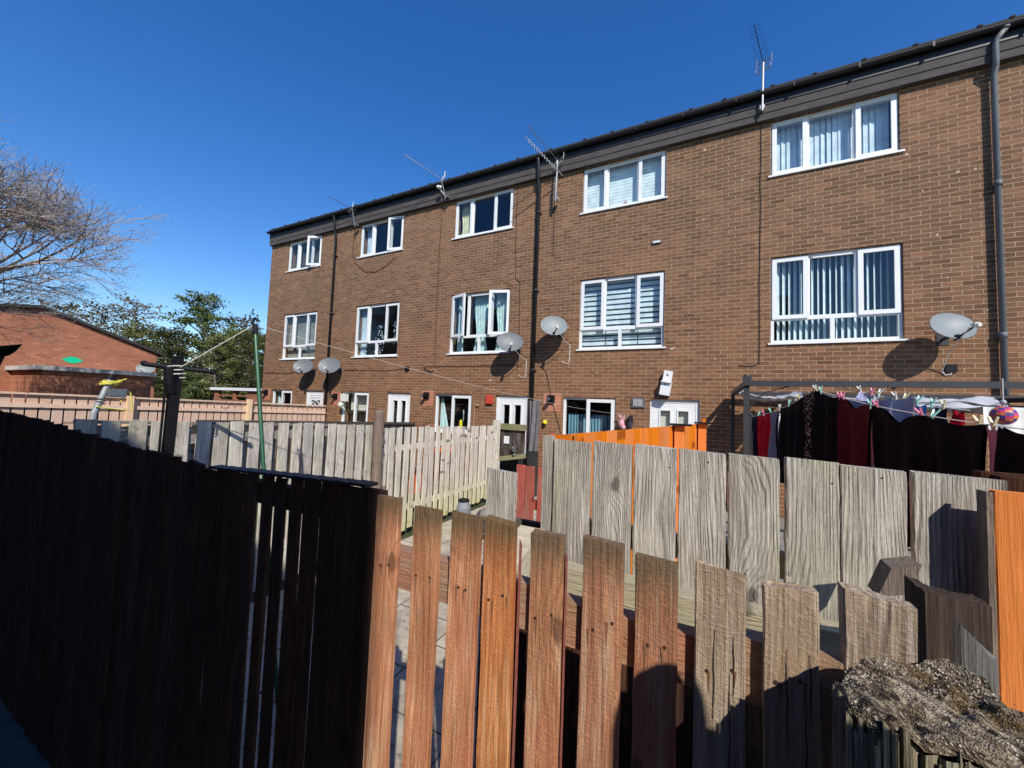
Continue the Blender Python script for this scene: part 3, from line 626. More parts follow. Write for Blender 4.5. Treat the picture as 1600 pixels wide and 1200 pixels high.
m=MB(); m.box(3.27,3.40,WY-.03,WY-.001,2.56,2.68); tag(obj('junction_box',m,BLK),'small black junction box on the wall under the right satellite dish','junction box')

# ------------------------------------------------------------------ aerials
def aerial(base,mast_top,boomdir,L,label,two=False,up=None,n=14,mat=ALU,mast=ALU,el=.13,refl=True):
    t=thing('tv_aerial',label,'aerial',base,'television aerials along the roof edge')
    base=Vector(base); top=Vector(mast_top); m=MB(); m.tube([base,top],.017,8); m.box(base.x-.04,base.x+.04,WY-.2,WY-.1,base.z+.05,base.z+.12); obj('mast',m,mast,t)
    d=Vector(boomdir).normalized(); s=Vector((0,0,1)).cross(d).normalized(); u=d.cross(s)
    if up: s=u
    def one(o,LL,nm='boom'):
        m=MB(); m.tube([o-d*.12,o+d*LL],.0065,6,sq=False)
        for i in range(n):
            q=o+d*(LL*(i+.5)/n); e=el*(1-.35*i/n); m.tube([q-s*e,q+s*e],.0035,4)
            if two: m.tube([q-s*e*.3-u*e,q+s*e*.3+u*e],.005,4)
        obj(nm,m,mat,t)
    one(top-d*.02,L)
    if refl:
        m=MB()
        for sg in (-1,1):
            o=top-d*.06
            for k in range(3): m.tube([o+u*sg*(.05+.06*k)-s*.12,o+u*sg*(.05+.06*k)+s*.12],.007,4)
            for k in (-1,1): m.tube([o+u*sg*.02+s*.12*k,o+u*sg*.18+s*.12*k+d*.06],.007,4)
        obj('reflector_grid',m,ALUW,t)
    return t
aerial((-9.82,WY-.22,7.15),(-9.93,WY-.25,7.72),(-.8,-.35,.42),.95,'small grey aerial above the far black downpipe')
aerial((-6.34,WY-.22,7.3),(-6.5,WY-.25,7.86),(-.62,-.75,.38),1.1,'grey aerial leaning left between the second and third houses')
m=MB(); m.ball((-6.55,WY-.3,7.62),.05,6); m.ball((-6.48,WY-.3,7.60),.045,6); m.tube([(-6.55,WY-.3,7.62),(-6.35,WY-.2,7.35)],.012,5); tag(obj('aerial_amplifier',m,LNB),'cream round aerial amplifier under the second aerial','amplifier')
a3=aerial((-3.17,WY-.22,6.55),(-3.14,WY-.25,7.5),(-.50,-.95,.50),1.0,'aerial with two parallel booms beside the middle black downpipe',mast=ALUW)
m=MB(); d=Vector((-.50,-.95,.42)).normalized(); o=Vector((-3.1,WY-.2,7.22)); m.tube([o-d*.1,o+d*1.1],.011,6)
for k in range(12): m.tube([o+d*(.1+.08*k)-Vector((.0,0,.05)),o+d*(.1+.08*k)+Vector((.0,0,.05))],.005,4)
obj('boom',m,ALUW,a3)
m=MB(); d=Vector((0,0,-1)); o=Vector((-3.17,WY-.23,7.2))
for k in range(12): m.box(o.x-.035,o.x+.035,o.y-.015,o.y+.015,o.z-.6+.045*k,o.z-.585+.045*k)
obj('dipole_ladder',m,ALUW,a3)
aerial((.86,WY-.2,7.42),(.87,WY-.23,8.33),(-.26,-.80,.30),.72,'tall dark aerial on a white mast above the fourth house',n=12,mat=plain('dark_steel',(.06,.06,.07),.5,metal=.3),mast=ALUW,el=.12)

# ------------------------------------------------------------------ boards and fences
def board_mb(x,y,z0,z1,w,t,seed,lean=0,rough=.004,ax='x',top=0.,ch=.004,nseg=9,nails=None,ragged=0.,curve=0.):
    """one board standing on end: ax is the direction of its width"""
    rr=random.Random(seed); m=MB(); hw,ht=w/2,t/2
    prof=[(-hw,-ht+ch),(-hw+ch,-ht),(-hw*.33,-ht),(hw*.33,-ht),(hw-ch,-ht),(hw,-ht+ch),(hw,ht-ch),(hw-ch,ht),(-hw+ch,ht),(-hw,ht-ch)]
    K=len(prof); vs=[]
    for i in range(nseg+1):
        f=i/nseg; zz=z0+(z1-z0)*f
        jw=1+rr.uniform(-1,1)*rough*3; cx=lean*(zz-z0)+rr.uniform(-1,1)*rough*.5+curve*math.sin(f*3.1)
        for (a,b) in prof:
            q=zz
            if i==nseg: q+=top*a/hw+rr.uniform(-1,1)*(ragged if ragged else rough*.8)
            px,py=cx+a*jw+rr.uniform(-1,1)*rough*.35,b+rr.uniform(-1,1)*rough*.25
            vs.append((x+px,y+py,q) if ax=='x' else (x+py,y+px,q))
    fs=[]
    for i in range(nseg):
        for k in range(K):
            f4=(i*K+k,i*K+(k+1)%K,(i+1)*K+(k+1)%K,(i+1)*K+k); fs.append(f4 if ax=='x' else f4[::-1])
    fs.append(tuple(nseg*K+k for k in range(K)))
    m.add(vs,fs)
    if nails:
        for (nx,nz,r) in nails: m.tube([(x+nx+lean*(nz-z0),y-ht-.0015,nz),(x+nx+lean*(nz-z0),y-ht+.002,nz)],r,8,1)
    return m
STREAK=plain('rust_streak',(.26,.12,.06),.9,var=.4,scale=90)
NAIL=plain('rusty_nail',(.05,.025,.015),.7)

# own picket fence, close to the camera
near=thing('picket_fence','waist-high raw wood picket fence with orange brown pickets nearest the camera','fence',(-.3,.85,0))
pk=[(-.803,1.525,0),(-.665,1.515,0),(-.548,1.52,0),(-.432,1.52,0),(-.318,1.512,1),(-.205,1.52,1),(-.092,1.505,1),(.027,1.51,2),(.138,1.50,2)]
for i,(x,z,k) in enumerate(pk):
    nr=random.Random(i); nl=[(nr.uniform(-.025,-.01),1.33+nr.uniform(-.01,.01),.0034),(nr.uniform(.01,.027),1.345+nr.uniform(-.01,.015),.0034),(-.02,.62,.003)]
    mm=board_mb(x,.84,LZ+.04,z,.083+nr.uniform(-.004,.004),.019,100+i,lean=nr.uniform(-.008,.008),rough=.0022,top=nr.uniform(-.004,.003),nseg=26,nails=nl,ch=.0025,ragged=.0045)
    for (nx,nz,_) in nl[:2]:
        a=x+nx+(0)*nz; L=nr.uniform(.03,.055)
        for q in range(5):
            w0,w1=.0030*(1-q/5),.0030*(1-(q+1)/5); za,zb=nz-L*q/5,nz-L*(q+1)/5; mm.add([(a-w0,.8291,za),(a+w0,.8291,za),(a+w1,.8291,zb),(a-w1,.8291,zb)],[(0,1,2,3)],3)
    # red stained edge on the right-hand side of some
    if i in (2,3,4,5,6):
        xr=x+.0425; mm.add([(xr,.8325,LZ+.04),(xr,.8475,LZ+.04),(xr+.0003,.8475,z-.05),(xr+.0003,.8325,z-.03)],[(0,1,2,3)],2)
    if k==2:                                              # drying cracks
        for (cx,za,zb) in ((-.012,1.22,1.40),(.014,1.10,1.33),(.02,1.28,1.40)):
            pts=[(x+cx+nr.uniform(-.0011,.0011),za+(zb-za)*q/8) for q in range(9)]
            for (a,b) in zip(pts[:-1],pts[1:]):
                wd=.0011*math.sin(math.pi*(pts.index(a)+.6)/9); mm.add([(a[0]-wd,.8288,a[1]),(a[0]+wd,.8288,a[1]),(b[0]+wd*.85,.8288,b[1]),(b[0]-wd*.85,.8288,b[1])],[(0,1,2,3)],1)
    o=obj('picket',mm,[(W_NEAR,W_NEAR2,W_NEAR3)[k],NAIL,RSTAIN,STREAK],near,loc=(x,.84,z))
for (a,b,z0,z1) in ((-.835,-.36,1.275,1.378),(-.362,-.005,1.27,1.365),(-.003,.30,1.275,1.388)):
    m=MB(); n=8
    def f(u,v,s): return None
    for k in range(n):
        x0,x1=a+(b-a)*k/n,a+(b-a)*(k+1)/n; m.box(x0,x1,.853,.893,z0,z1)
    obj('rail',m,W_RAIL,near,loc=((a+b)/2,.87,z0))
m=MB(); m.box(-.835,.30,.853,.893,.42,.52); obj('rail',m,W_RAIL,near,loc=(-.3,.87,.42))
o=obj('picket',board_mb(.252,.865,LZ+.04,1.508,.092,.03,77,rough=.002,top=-.006,nseg=20,ch=.003),[W_NEAR3],near,loc=(.252,.865,1.508)); o['label']='wide pale sawn picket at the right end'

# dark stained fence on the left
dk=thing('board_fence','tall dark stained close-board fence in deep shade, its tops stepping down to the right','fence',(-3.4,.86,0))
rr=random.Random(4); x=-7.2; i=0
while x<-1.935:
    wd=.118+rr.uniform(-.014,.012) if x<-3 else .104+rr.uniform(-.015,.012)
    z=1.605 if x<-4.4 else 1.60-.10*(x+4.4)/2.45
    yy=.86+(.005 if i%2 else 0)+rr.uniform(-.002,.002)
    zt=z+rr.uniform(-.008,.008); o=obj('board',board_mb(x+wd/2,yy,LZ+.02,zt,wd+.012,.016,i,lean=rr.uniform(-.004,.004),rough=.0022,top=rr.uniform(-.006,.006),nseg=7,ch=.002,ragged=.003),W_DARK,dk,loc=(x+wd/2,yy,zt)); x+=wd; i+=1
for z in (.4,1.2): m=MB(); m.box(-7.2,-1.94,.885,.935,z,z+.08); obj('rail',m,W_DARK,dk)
gt=thing('garden_gate','dark stained slatted gate with a cap rail and light showing through its gaps','gate',(-1.37,.86,0))
rr=random.Random(9)
gx=[(-1.895,.082,0),(-1.80,.075,0),(-1.72,.072,0),(-1.645,.07,0),(-1.578,.066,1),(-1.494,.058,1),(-1.411,.056,1),(-1.328,.054,1),(-1.245,.057,1),(-1.172,.065,0),(-1.09,.082,0),(-.995,.09,0),(-.90,.088,0)]
for i,(x,wd,g) in enumerate(gx):
    zt=1.487+.045*(x+1.9); yy=.862+(0 if (g or i%2) else .012)
    obj('slat',board_mb(x,yy,LZ+.06,zt+rr.uniform(-.003,.003),wd if g else wd+.012,.011,50+i,lean=rr.uniform(-.012,.004) if g else 0,rough=.0025,nseg=10,ch=.002),W_DARK,gt,loc=(x,yy,zt))
for (z0,z1) in ((1.40,1.475),(.3,.39)): m=MB(); m.box(-1.86,-.86,.876,.92,z0,z1); obj('rail',m,W_DARK,gt)
m=MB()
for k in range(13):
    a,b=-1.80+.068*k,-1.80+.068*(k+1); za=1.493+.045*(a+1.9); m.box(a,b+.0005,.850,.900,za,za+.009)
obj('cap_rail',m,plain('wet_black_felt',(.016,.016,.018),.55,spec=.5,var=.4,scale=40,bump=.6),gt)

# grey boards then pale pickets between the gardens, at the house boundary
fa=thing('board_fence','weathered grey hit-and-miss board fence behind the dark fence, with gaps at its top','fence',(-3.6,2.,0))
rr=random.Random(12); y=.98; i=0
while y<3.42:
    zt=1.615-.042*(y-.7)+rr.uniform(-.008,.006); wd=.098+rr.uniform(-.008,.008)
    obj('board',board_mb(-3.60,y,.05,zt,wd,.018,200+i,lean=rr.uniform(-.01,.01),rough=.003,ax='y',top=rr.uniform(-.005,.005),nseg=7),W_PALE2,fa,loc=(-3.60,y,zt))
    y2=y+.066; 
    if y2<3.4: obj('board',board_mb(-3.672,y2,.05,zt-.045,wd*.95,.018,300+i,rough=.003,ax='y',nseg=7),W_PALE2,fa,loc=(-3.672,y2,zt))
    y+=.132; i+=1
for z in (.35,.9,1.40):
    for (y0,y1) in ((.95,2.15),(2.15,3.42)): m=MB(); m.box(-3.66,-3.612,y0,y1-.004,z,z+.075); obj('rail',m,W_GREYR,fa,loc=(-3.6,y0,z))
m=MB(); m.box(-3.69,-3.63,.95,3.42,1.535,1.555); m.v=[(a,b,c-.042*(b-1.9)) for a,b,c in m.v]; obj('cap_rail',m,W_GREYR,fa,loc=(-3.6,2.05,1.55))
m=MB(); m.tube([(-3.50,3.42,0),(-3.50,3.40,1.60),(-3.50,3.40,1.655),(-3.50,3.40,1.68)],[.062,.058,.057,.04],14); m.tube([(-3.50,3.42,1.24),(-3.50,3.42,1.255)],.062,12,1); m.tube([(-3.50,3.42,1.40),(-3.50,3.42,1.408)],.0605,12,1)
tag(obj('round_post',m,[W_BROWNP,WIRE],loc=(-3.5,3.42,1.6),smooth=False),'old brown round post with a domed top where grey boards meet pale pickets','post')
fb=thing('picket_fence','long pale weathered picket fence with narrow gaps running to the terrace','fence',(-3.55,5,0))
rr=random.Random(14); y=3.56; i=0
while y<6.35:
    zt=1.46-.02*(y-3.5)+rr.uniform(-.012,.012)
    obj('picket',board_mb(-3.56,y,.10+rr.uniform(-.02,.03),zt,.094+rr.uniform(-.007,.007),.018,400+i,lean=rr.uniform(-.012,.012),rough=.003,ax='y',top=rr.uniform(-.008,.008),nseg=7,ragged=.006),W_PALE,fb,loc=(-3.56,y,zt)); y+=.134; i+=1
for z in (.35,1.15): m=MB(); m.box(-3.61,-3.572,3.5,6.4,z,z+.07); obj('rail',m,W_PALE,fb,loc=(-3.6,5,z))
m=MB(); m.box(-3.62,-3.52,6.38,6.48,0,1.50); obj('post',m,W_PALE,fb,loc=(-3.57,6.43,1.5))
# boundary fence one garden further: dark rail above
fc=thing('board_fence','low dark rail-topped board fence just showing beyond the round post','fence',(-7.2,5,0))
rr=random.Random(15); y=3.2; i=0
while y<8.2:
    obj('board',board_mb(-7.2,y,.05,1.27-.03*(y-5),.14,.018,500+i,ax='y',nseg=3),W_GATE,fc,loc=(-7.2,y,1.2)); y+=.15; i+=1
m=MB(); m.box(-7.25,-7.15,3.2,8.25,1.24,1.30); m.v=[(a,b,c-.03*(b-5.7)) for a,b,c in m.v]; obj('cap_rail',m,W_DARKR,fc)
# pink new fence
fd=thing('board_fence','pinkish new closeboard fence with capping and square posts at the far left','fence',(-10.8,5,0))
y=.4; i=0
while y<8.2:
    zt=1.70-.022*(y-1.9)
    obj('board',board_mb(-10.80,y,.05,zt-.035,.135,.014,600+i,ax='y',rough=.002,nseg=3),W_PINK,fd,loc=(-10.8,y,zt)); y+=.155; i+=1
for pa,pb in ((.4,3.5),(3.6,5.85),(5.95,8.2)):
    for (dz,t1,xx) in ((0,.035,-10.74),(-.19,.075,-10.755)):
        m=MB(); m.box(-10.83 if dz==0 else -10.79,xx,pa,pb,-t1,0); m.v=[(a,b,c+1.705+dz-.022*(b-1.9)) for a,b,c in m.v]; obj('capping' if dz==0 else 'rail',m,W_PINKR,fd,loc=(-10.8,pa,1.6))
    m=MB(); m.box(-10.84,-10.82,pa,pb,.3,1.5); obj('backing_board',m,PVCG,fd)
for y in (3.55,5.9): m=MB(); m.box(-10.79,-10.69,y-.05,y+.05,0,1.69); obj('post',m,W_PINKP,fd,loc=(-10.74,y,1.69))

# dark gate panel by the terrace
gp=thing('garden_gate','small black-brown gate with hanging keys and a white notice near the terrace','gate',(-3.5,6.9,0))
rr=random.Random(31); x=-3.90; i=0
while x<-3.2: obj('board',board_mb(x,6.95,.75,1.40,.088,.02,700+i,nseg=4,rough=.003,ragged=.01),W_GATE,gp,loc=(x,6.95,1.4)); x+=.092; i+=1
m=MB(); m.box(-3.96,-3.17,6.89,6.935,1.30,1.42); obj('rail',m,W_GATER,gp,loc=(-3.5,6.9,1.3))
m=MB(); m.box(-3.96,-3.17,6.88,6.925,.62,.71); m.v=[(a,b,c+.19*(a+3.96)) for a,b,c in m.v]; obj('rail',m,W_GATER,gp,loc=(-3.5,6.9,.7))
m=MB(); m.box(-3.67,-3.55,6.925,6.932,1.02,1.17); obj('notice',m,PVC,gp)
for q in (-3.77,-3.41):
    m=MB(); m.tube([(q,6.87,1.30),(q,6.87,.98)],.004,4); m.box(q-.035,q+.035,6.86,6.885,.88,.98); m.ball((q+.01,6.87,.82),.03,5); m.ball((q-.03,6.87,.95),.025,5)
    tag(obj('hanging_chime',m,[ALU]),'metal trinket hanging on a string, %s of the two on the dark gate'%('left' if q<-3.5 else 'right'),'trinket','trinkets on the dark gate')
m=MB(); m.grid(lambda u,v:(-3.17+.16*u+.01*math.sin(v*5),7.02+.03*math.sin(u*9+v*2),1.90-1.0*v),8,8); m.grid(lambda u,v:(-3.17+.16*u+.01*math.sin(v*5),7.16,1.90-1.0*v),8,8); m.box(-3.165,-3.02,7.05,7.15,.9,1.89)
tag(obj('folded_parasol_cover',m,cloth('grey_canvas',(.17,.16,.17))),'hanging grey canvas cover beside the dark gate and black downpipe','cover')
m=MB(); m.box(-3.17,-3.02,7.0,7.2,.0,.89); m.box(-3.95,-3.2,7.3,7.6,0,.72); tag(obj('storage_box',m,plain('charcoal_plastic',(.03,.032,.036),.5)),'charcoal storage box in shade under the dark gate','storage box')
# red fence
fr=thing('board_fence','short ragged red stained board fence near the black downpipe','fence',(-1.1,3.1,0))
rr=random.Random(41); x=-1.46; i=0
while x<-1.1: obj('board',board_mb(x,3.1,.05,1.27+rr.uniform(-.01,.02),.085,.018,720+i,nseg=5,rough=.003,ragged=.012),W_RED,fr,loc=(x,3.1,1.3)); x+=.09 if i!=1 else .115; i+=1
m=MB(); m.box(-1.55,-1.0,3.12,3.16,.9,.98); obj('rail',m,W_RED,fr)
# single grey board
tag(obj('loose_board',board_mb(-.86,1.62,.9,1.49,.155,.025,731,nseg=10,rough=.003,top=-.004,ragged=.004),W_WIDE,loc=(-.86,1.62,1.49)),'single upright grey board standing left of the wide grey boards','board')
m=MB(); m.box(-.80,.62,1.368,1.385,0,1.16); tag(obj('painted_shade_panel',m,W_DARK,loc=(0,1.37,1.)),'dark sheet standing in for the shade under the timber beam, seen through the pickets','panel')  # dark sheet added where only shade lies below the beam
m=MB(); m.box(-.99,-.70,1.7,1.73,.3,1.25); tag(obj('painted_shadow_sheet',m,W_GATE),'dark sheet standing in for the shadow behind the single grey board','panel')  # shadow behind the loose board, put in as a dark sheet

# wide grey boards on the beam
wf=thing('board_fence','fence of wide silver grey knotted boards standing on a timber beam','fence',(.2,1.5,0))
bd=[(-.555,-.405,1.664),(-.395,-.248,1.668),(-.240,-.095,1.668),(-.088,.058,1.664),(.066,.207,1.662),(.222,.357,1.664),(.358,.505,1.655),(.518,.70,1.652)]
for i,(a,b,z) in enumerate(bd):
    o=obj('board',board_mb((a+b)/2,1.5+(.004 if i%2 else 0),1.17,z,b-a,.024,800+i,nseg=14,rough=.0022,top=-.003,ch=.003,ragged=.0022,nails=[((.02,-.03,.05)[i%3],(1.63,1.60,1.55)[(i*2)%3],.0028)] if i%3!=1 else None),[W_WIDE,NAIL],wf,loc=((a+b)/2,1.5,z))
m=MB(); m.box(-.56,.95,1.515,1.545,1.28,1.36); obj('rail',m,W_BEAM,wf,loc=(0,1.53,1.3))
m=MB(); m.box(-.60,-.565,1.48,1.52,.3,1.68); obj('post',m,W_WIDE,wf,loc=(-.58,1.5,1.68))
m=MB()
for k in range(12):
    a,b=-.66+.085*k,-.66+.085*(k+1); m.box(a,b+.0004,1.30,1.365,1.165+.003*math.sin(k),1.247+.002*math.sin(k*1.7))
obj('beam',m,W_BEAM,wf,loc=(0,1.4,1.1))
m=MB(); m.box(-.66,-.56,1.16,1.34,1.16,1.30); m.v=[(a+.25*(b-1.2),b,c+.55*(b-1.25)) for a,b,c in m.v]
tag(obj('timber_block',m,W_BEAM,loc=(-.6,1.25,1.2)),'pale timber block leaning at the left end of the beam','timber')
m=MB(); m.box(.335,.39,1.29,1.36,1.33,1.405); m.v=[(a+.35*(c-1.2),b,c+.35*(a-.25)) for a,b,c in m.v]; tag(obj('timber_block',m,W_BROWNP,loc=(.36,1.32,1.35)),'small dark timber offcut on the beam behind the pale picket','timber')
m=MB(); m.box(.72,.95,1.56,1.60,1.0,1.655); m.box(.70,1.05,1.60,1.64,1.52,1.66); tag(obj('dark_board',m,W_DARK,loc=(.8,1.6,1.65)),'dark board behind the right end of the wide grey boards','board')
# orange board at right
of=thing('board_fence','bright orange stained fence board standing at the right edge','fence',(.95,1.42,0))
for i,(a,b) in enumerate(((.636,.760),(.763,.885),(.889,1.01))): obj('board',board_mb((a+b)/2,1.42,.1,1.632-.003*i,b-a,.022,840+i,nseg=12,rough=.0018,ch=.003),W_OR,of,loc=((a+b)/2,1.42,1.63))
m=MB(); m.box(.622,.634,1.405,1.445,.1,1.628); obj('post',m,W_BROWNP,of,loc=(.64,1.4,1.6))

# orange fence between two gardens
oo=thing('board_fence','orange stained garden fence running towards the white back door','fence',(-.3,3.5,0))
p0=Vector((-.64,1.72)); p1=Vector((-.02,5.3)); n=24; rr=random.Random(51)
for i in range(n):
    f=(i+.5)/n; q=p0+(p1-p0)*f; zt=1.665 if f<.93 else 1.665+.08*(f-.93)/.07
    o=obj('board',board_mb(0,0,0,zt,.150,.016,900+i,ax='y',rough=.002,nseg=4),W_OR,oo,loc=(0,0,zt)); o.location=(q.x-(-.3),q.y-3.5,zt); o.rotation_euler=(0,0,-math.atan2(p1.x-p0.x,p1.y-p0.y))
for f in (.0,.58,.86):
    q=p0+(p1-p0)*f; m=MB(); m.box(q.x+.02,q.x+.10,q.y-.04,q.y+.04,0,1.67); obj('post',m,W_OR,oo,loc=(q.x,q.y,1.6))
    if f>0:
        m=MB(); m.box(q.x-.02,q.x+.16,q.y-.09,q.y+.07,1.672,1.688); obj('post_cap',m,BLK,oo)
m=MB(); q=p0; m.box(q.x-.01,q.x+.10,q.y-.10,q.y-.02,1.60,1.67); m.box(p0.x-.02,p0.x+.02,p0.y,p0.y+.01,1.5,1.6); obj('capping',m,W_OR,oo,loc=(q.x,q.y,1.6))

# ------------------------------------------------------------------ weathered stump and splintered boards, bottom right
def stump():
    # thick old sleeper end whose top carries gravelly roofing felt; sides split into vertical strips
    t=thing('timber_stump','thick rotten split timber stump with a gritty mossy top at the bottom right','stump',(.27,.70,0))
    out=[(.168,.668),(.170,.722),(.205,.765),(.255,.800),(.325,.832),(.348,.800),(.350,.755),(.358,.70),(.365,.648),(.318,.640),(.262,.655),(.212,.656),(.192,.650)]
    N=len(out); C=Vector((.268,.725))
    dens=[]
    for i in range(N):
        a,b=Vector(out[i]),Vector(out[(i+1)%N])
        for k in range(9): dens.append(a+(b-a)*(k/9))
    nd=len(dens); rr=random.Random(8)
    def zt(p): return 1.432+.016*mnoise.noise(Vector((p.x*17,p.y*17,0)))-.012*max(0,mnoise.noise(Vector((p.x*45,p.y*20,7))))+.10*(p.y-.74)
    side=[]
    for i,p in enumerate(dens):
        d=(p-C).normalized(); g=rr.uniform(-.005,.004)-(.012 if rr.random()<.16 else 0); side.append((p+d*g,))
    m=MB(); L=10; vs=[]
    for j in range(L+1):
        f=j/L
        for i,(p,) in enumerate(side):
            q=C+(p-C)*(1.+.05*(1-f)); wob=.004*mnoise.noise(Vector((i*.7,f*1.2,3)))
            d=(p-C).normalized(); z=(zt(p)-.012)*f+(0)*(1-f); vs.append((q.x+d.x*wob,q.y+d.y*wob,z))
    fs=[(j*nd+(i+1)%nd,j*nd+i,(j+1)*nd+i,(j+1)*nd+(i+1)%nd) for j in range(L) for i in range(nd)]
    m.add(vs,[f[::-1] for f in fs]); obj('trunk',m,W_STUMP,t,loc=(.3,.7,1.4))
    # felt top: rings to centre with pebbly relief
    m=MB(); K=26; vs=[]
    for j in range(K+1):
        f=j/K
        for i,p in enumerate(dens):
            q=C+(p-C)*(1.035*(1-f)+.0*f); 
            h=.006*mnoise.noise(Vector((q.x*40,q.y*40,0)))+.003*mnoise.noise(Vector((q.x*130,q.y*130,5)))
            vs.append((q.x,q.y,zt(q)+h+.004-(.012 if j==0 else 0)))
    fs=[(j*nd+i,j*nd+(i+1)%nd,(j+1)*nd+(i+1)%nd,(j+1)*nd+i) for j in range(K) for i in range(nd)]
    m.add(vs,fs); obj('rotten_top',m,FELT,t,loc=(.3,.7,1.4))
    m=MB()
    for k in range(70):
        i=rr.randrange(nd); p=dens[i]; d=(p-C).normalized(); q=C+(p-C)*1.0+d*rr.uniform(-.002,.007); h=zt(p)+rr.uniform(-.03,.006); wv=rr.uniform(.002,.006); tn=Vector((-d.y,d.x))
        a=q-tn*wv; b=q+tn*wv; o_=q+d*rr.uniform(.002,.005)
        z0=h-rr.uniform(.08,.3)
        m.add([(a.x,a.y,z0),(b.x,b.y,z0),(o_.x,o_.y,z0),(a.x,a.y,h-rr.uniform(0,.008)),(b.x,b.y,h-rr.uniform(0,.008)),(o_.x,o_.y,h)],[(0,2,5,3),(2,1,4,5),(3,5,4),(1,0,3,4)])
    obj('splinters',m,W_STUMP,t,loc=(.3,.7,1.4))
    # loose grit
    m=MB()
    for k in range(160):
        i=rr.randrange(nd); f=rr.random()**.7; q=C+(dens[i]-C)*f*1.02+Vector((rr.uniform(-.01,.01),rr.uniform(-.01,.01))); r=rr.uniform(.0005,.0013)
        z=zt(q)+.006+rr.uniform(-.001,.002); a=rr.uniform(0,6.28)
        v=[(q.x+r*math.cos(a+s*2.09),q.y+r*math.sin(a+s*2.09)*1.0,z+rr.uniform(-.3,.3)*r) for s in range(3)]+[(q.x,q.y,z+r*1.1)]
        m.add(v,[(0,1,3),(1,2,3),(2,0,3)],rr.choice((0,0,1,2)))
    g=obj('grit',m,[plain('pale_grit',(.5,.45,.34),.9),plain('dark_grit',(.06,.055,.05),.9),plain('brown_grit',(.28,.16,.09),.9)],t); g['kind']='stuff'
def felt_mat():
    k=NT('rotten_end_grain'); co=k.n('ShaderNodeTexCoord').outputs['Object']; x,y,z=k.sep(co)
    a=k.math('ADD',k.math('MULTIPLY',x,.80),k.math('MULTIPLY',y,-.60)); b_=k.math('ADD',k.math('MULTIPLY',x,.60),k.math('MULTIPLY',y,.80))   # a runs along the fibres
    wv=k.comb(k.math('MULTIPLY',a,.16),k.math('ADD',b_,k.math('MULTIPLY',k.noise(co,18,2),.02)),z)
    f1=k.noise(wv,170,4,.7); f2=k.noise(wv,60,3,.6)
    fib=k.ramp(f1,[(.30,(.035,.025,.018)),(.45,(.17,.125,.08)),(.56,(.40,.32,.22)),(.70,(.66,.57,.43))])
    fib=k.mix(k.ramp(f2,[(.38,1.),(.52,0.)]),fib,(.03,.022,.016))
    v=k.n('ShaderNodeTexVoronoi'); v.inputs['Scale'].default_value=420; k.put(v.inputs['Vector'],co); t=k.n('ShaderNodeSeparateColor'); k.put(t.inputs[0],v.outputs['Color'])
    gr=k.ramp(t.outputs[0],[(0.,(.02,.015,.011)),(.5,(.08,.06,.04)),(.75,(.26,.2,.13)),(.92,(.6,.52,.4))])
    m1=k.ramp(k.noise(co,17,4,.6),[(.47,0.),(.60,1.)]); c=k.mix(m1,fib,gr)
    n2=k.ramp(k.noise(wv,24,4,.65),[(.54,0.),(.64,1.)]); c=k.mix(k.math('MULTIPLY',n2,.75),c,(.12,.07,.02))
    k.bsdf(c,.95,0,k.bump(k.math('ADD',k.math('MULTIPLY',f1,1.2),k.math('ADD',k.math('MULTIPLY',v.outputs['Distance'],.5),f2)),1.,.006),.1); return k.m
FELT=felt_mat()
W_STUMP=wood('split_stump_wood',(.42,.35,.25),(.08,.06,.04),ring=.5,fine=.9,alt=(.36,.33,.16),altamt=.3,lightc=(.5,.45,.36),rings=40,bump=1.,objvar=.05,knots=2)
stump()
def slab(pts,th,mat,name,label,cat='board'):
    """thin upright polygon (x,z list) with thickness"""
    pass
def plank(name,label,corners,thick,mat,nx=14):
    """corners: bottom-left, bottom-right, top-right, top-left; ragged top"""
    bl,br,tr,tl=[Vector(c) for c in corners]; nrm=(br-bl).cross(tl-bl).normalized(); m=MB(); rr=random.Random(len(label))
    jt=[rr.uniform(-.004,.004) for _ in range(nx+1)]
    def f(u,v):
        p=(bl+(br-bl)*u)*(1-v)+(tl+(tr-tl)*u)*v
        if v>.99: p=p+(tl-bl).normalized()*jt[round(u*nx)]
        return p
    m.grid(lambda u,v:f(u,v),nx,4); m.grid(lambda u,v:f(1-u,v)-nrm*thick,nx,4)
    m.grid(lambda u,v:f(u,1)-nrm*thick*v,nx,1); m.grid(lambda u,v:f(1-v*0,u)-nrm*thick*v,4,1); m.grid(lambda u,v:f(0,u)-nrm*thick*v,4,1)
    return tag(obj(name,m,mat,loc=tuple(tl)),label,'board')
W_SPLG=wood('grey_split_board',(.17,.16,.145),(.06,.055,.05),ring=.4,fine=.6,lightc=(.4,.37,.32),rings=40,bump=.9)
W_SPL=wood('dark_split_board',(.05,.03,.02),(.02,.012,.009),ring=.4,fine=.7,lightc=(.13,.09,.06),rings=40,bump=.9)  # base darkened so the shadow on these faces sits in the colour
def prism(name,label,top,zb,mat):
    """upright splintered timber: top outline given as (x,y,z), dropped straight to zb"""
    m=MB(); n=len(top); vs=[];rr=random.Random(len(label))
    den=[]
    for i in range(n):
        a,b=Vector(top[i]),Vector(top[(i+1)%n])
        for k in range(5): q=a+(b-a)*(k/5); q.z+=rr.uniform(-.0025,.0025) if k else 0; den.append(q)
    N=len(den); m.add([tuple(q) for q in den]+[(q.x,q.y,zb) for q in den],[tuple(range(N))]+[(i,i+N,(i+1)%N+N,(i+1)%N) for i in range(N)])
    return tag(obj(name,m,mat,loc=top[0]),label,'board')
prism('broken_board','broken brown board with a sloping splintered top beside the pale picket',[(.366,1.10,1.480),(.374,1.035,1.472),(.392,1.045,1.464),(.49,1.10,1.448),(.49,1.16,1.447),(.425,1.13,1.456)],.1,W_SPL)
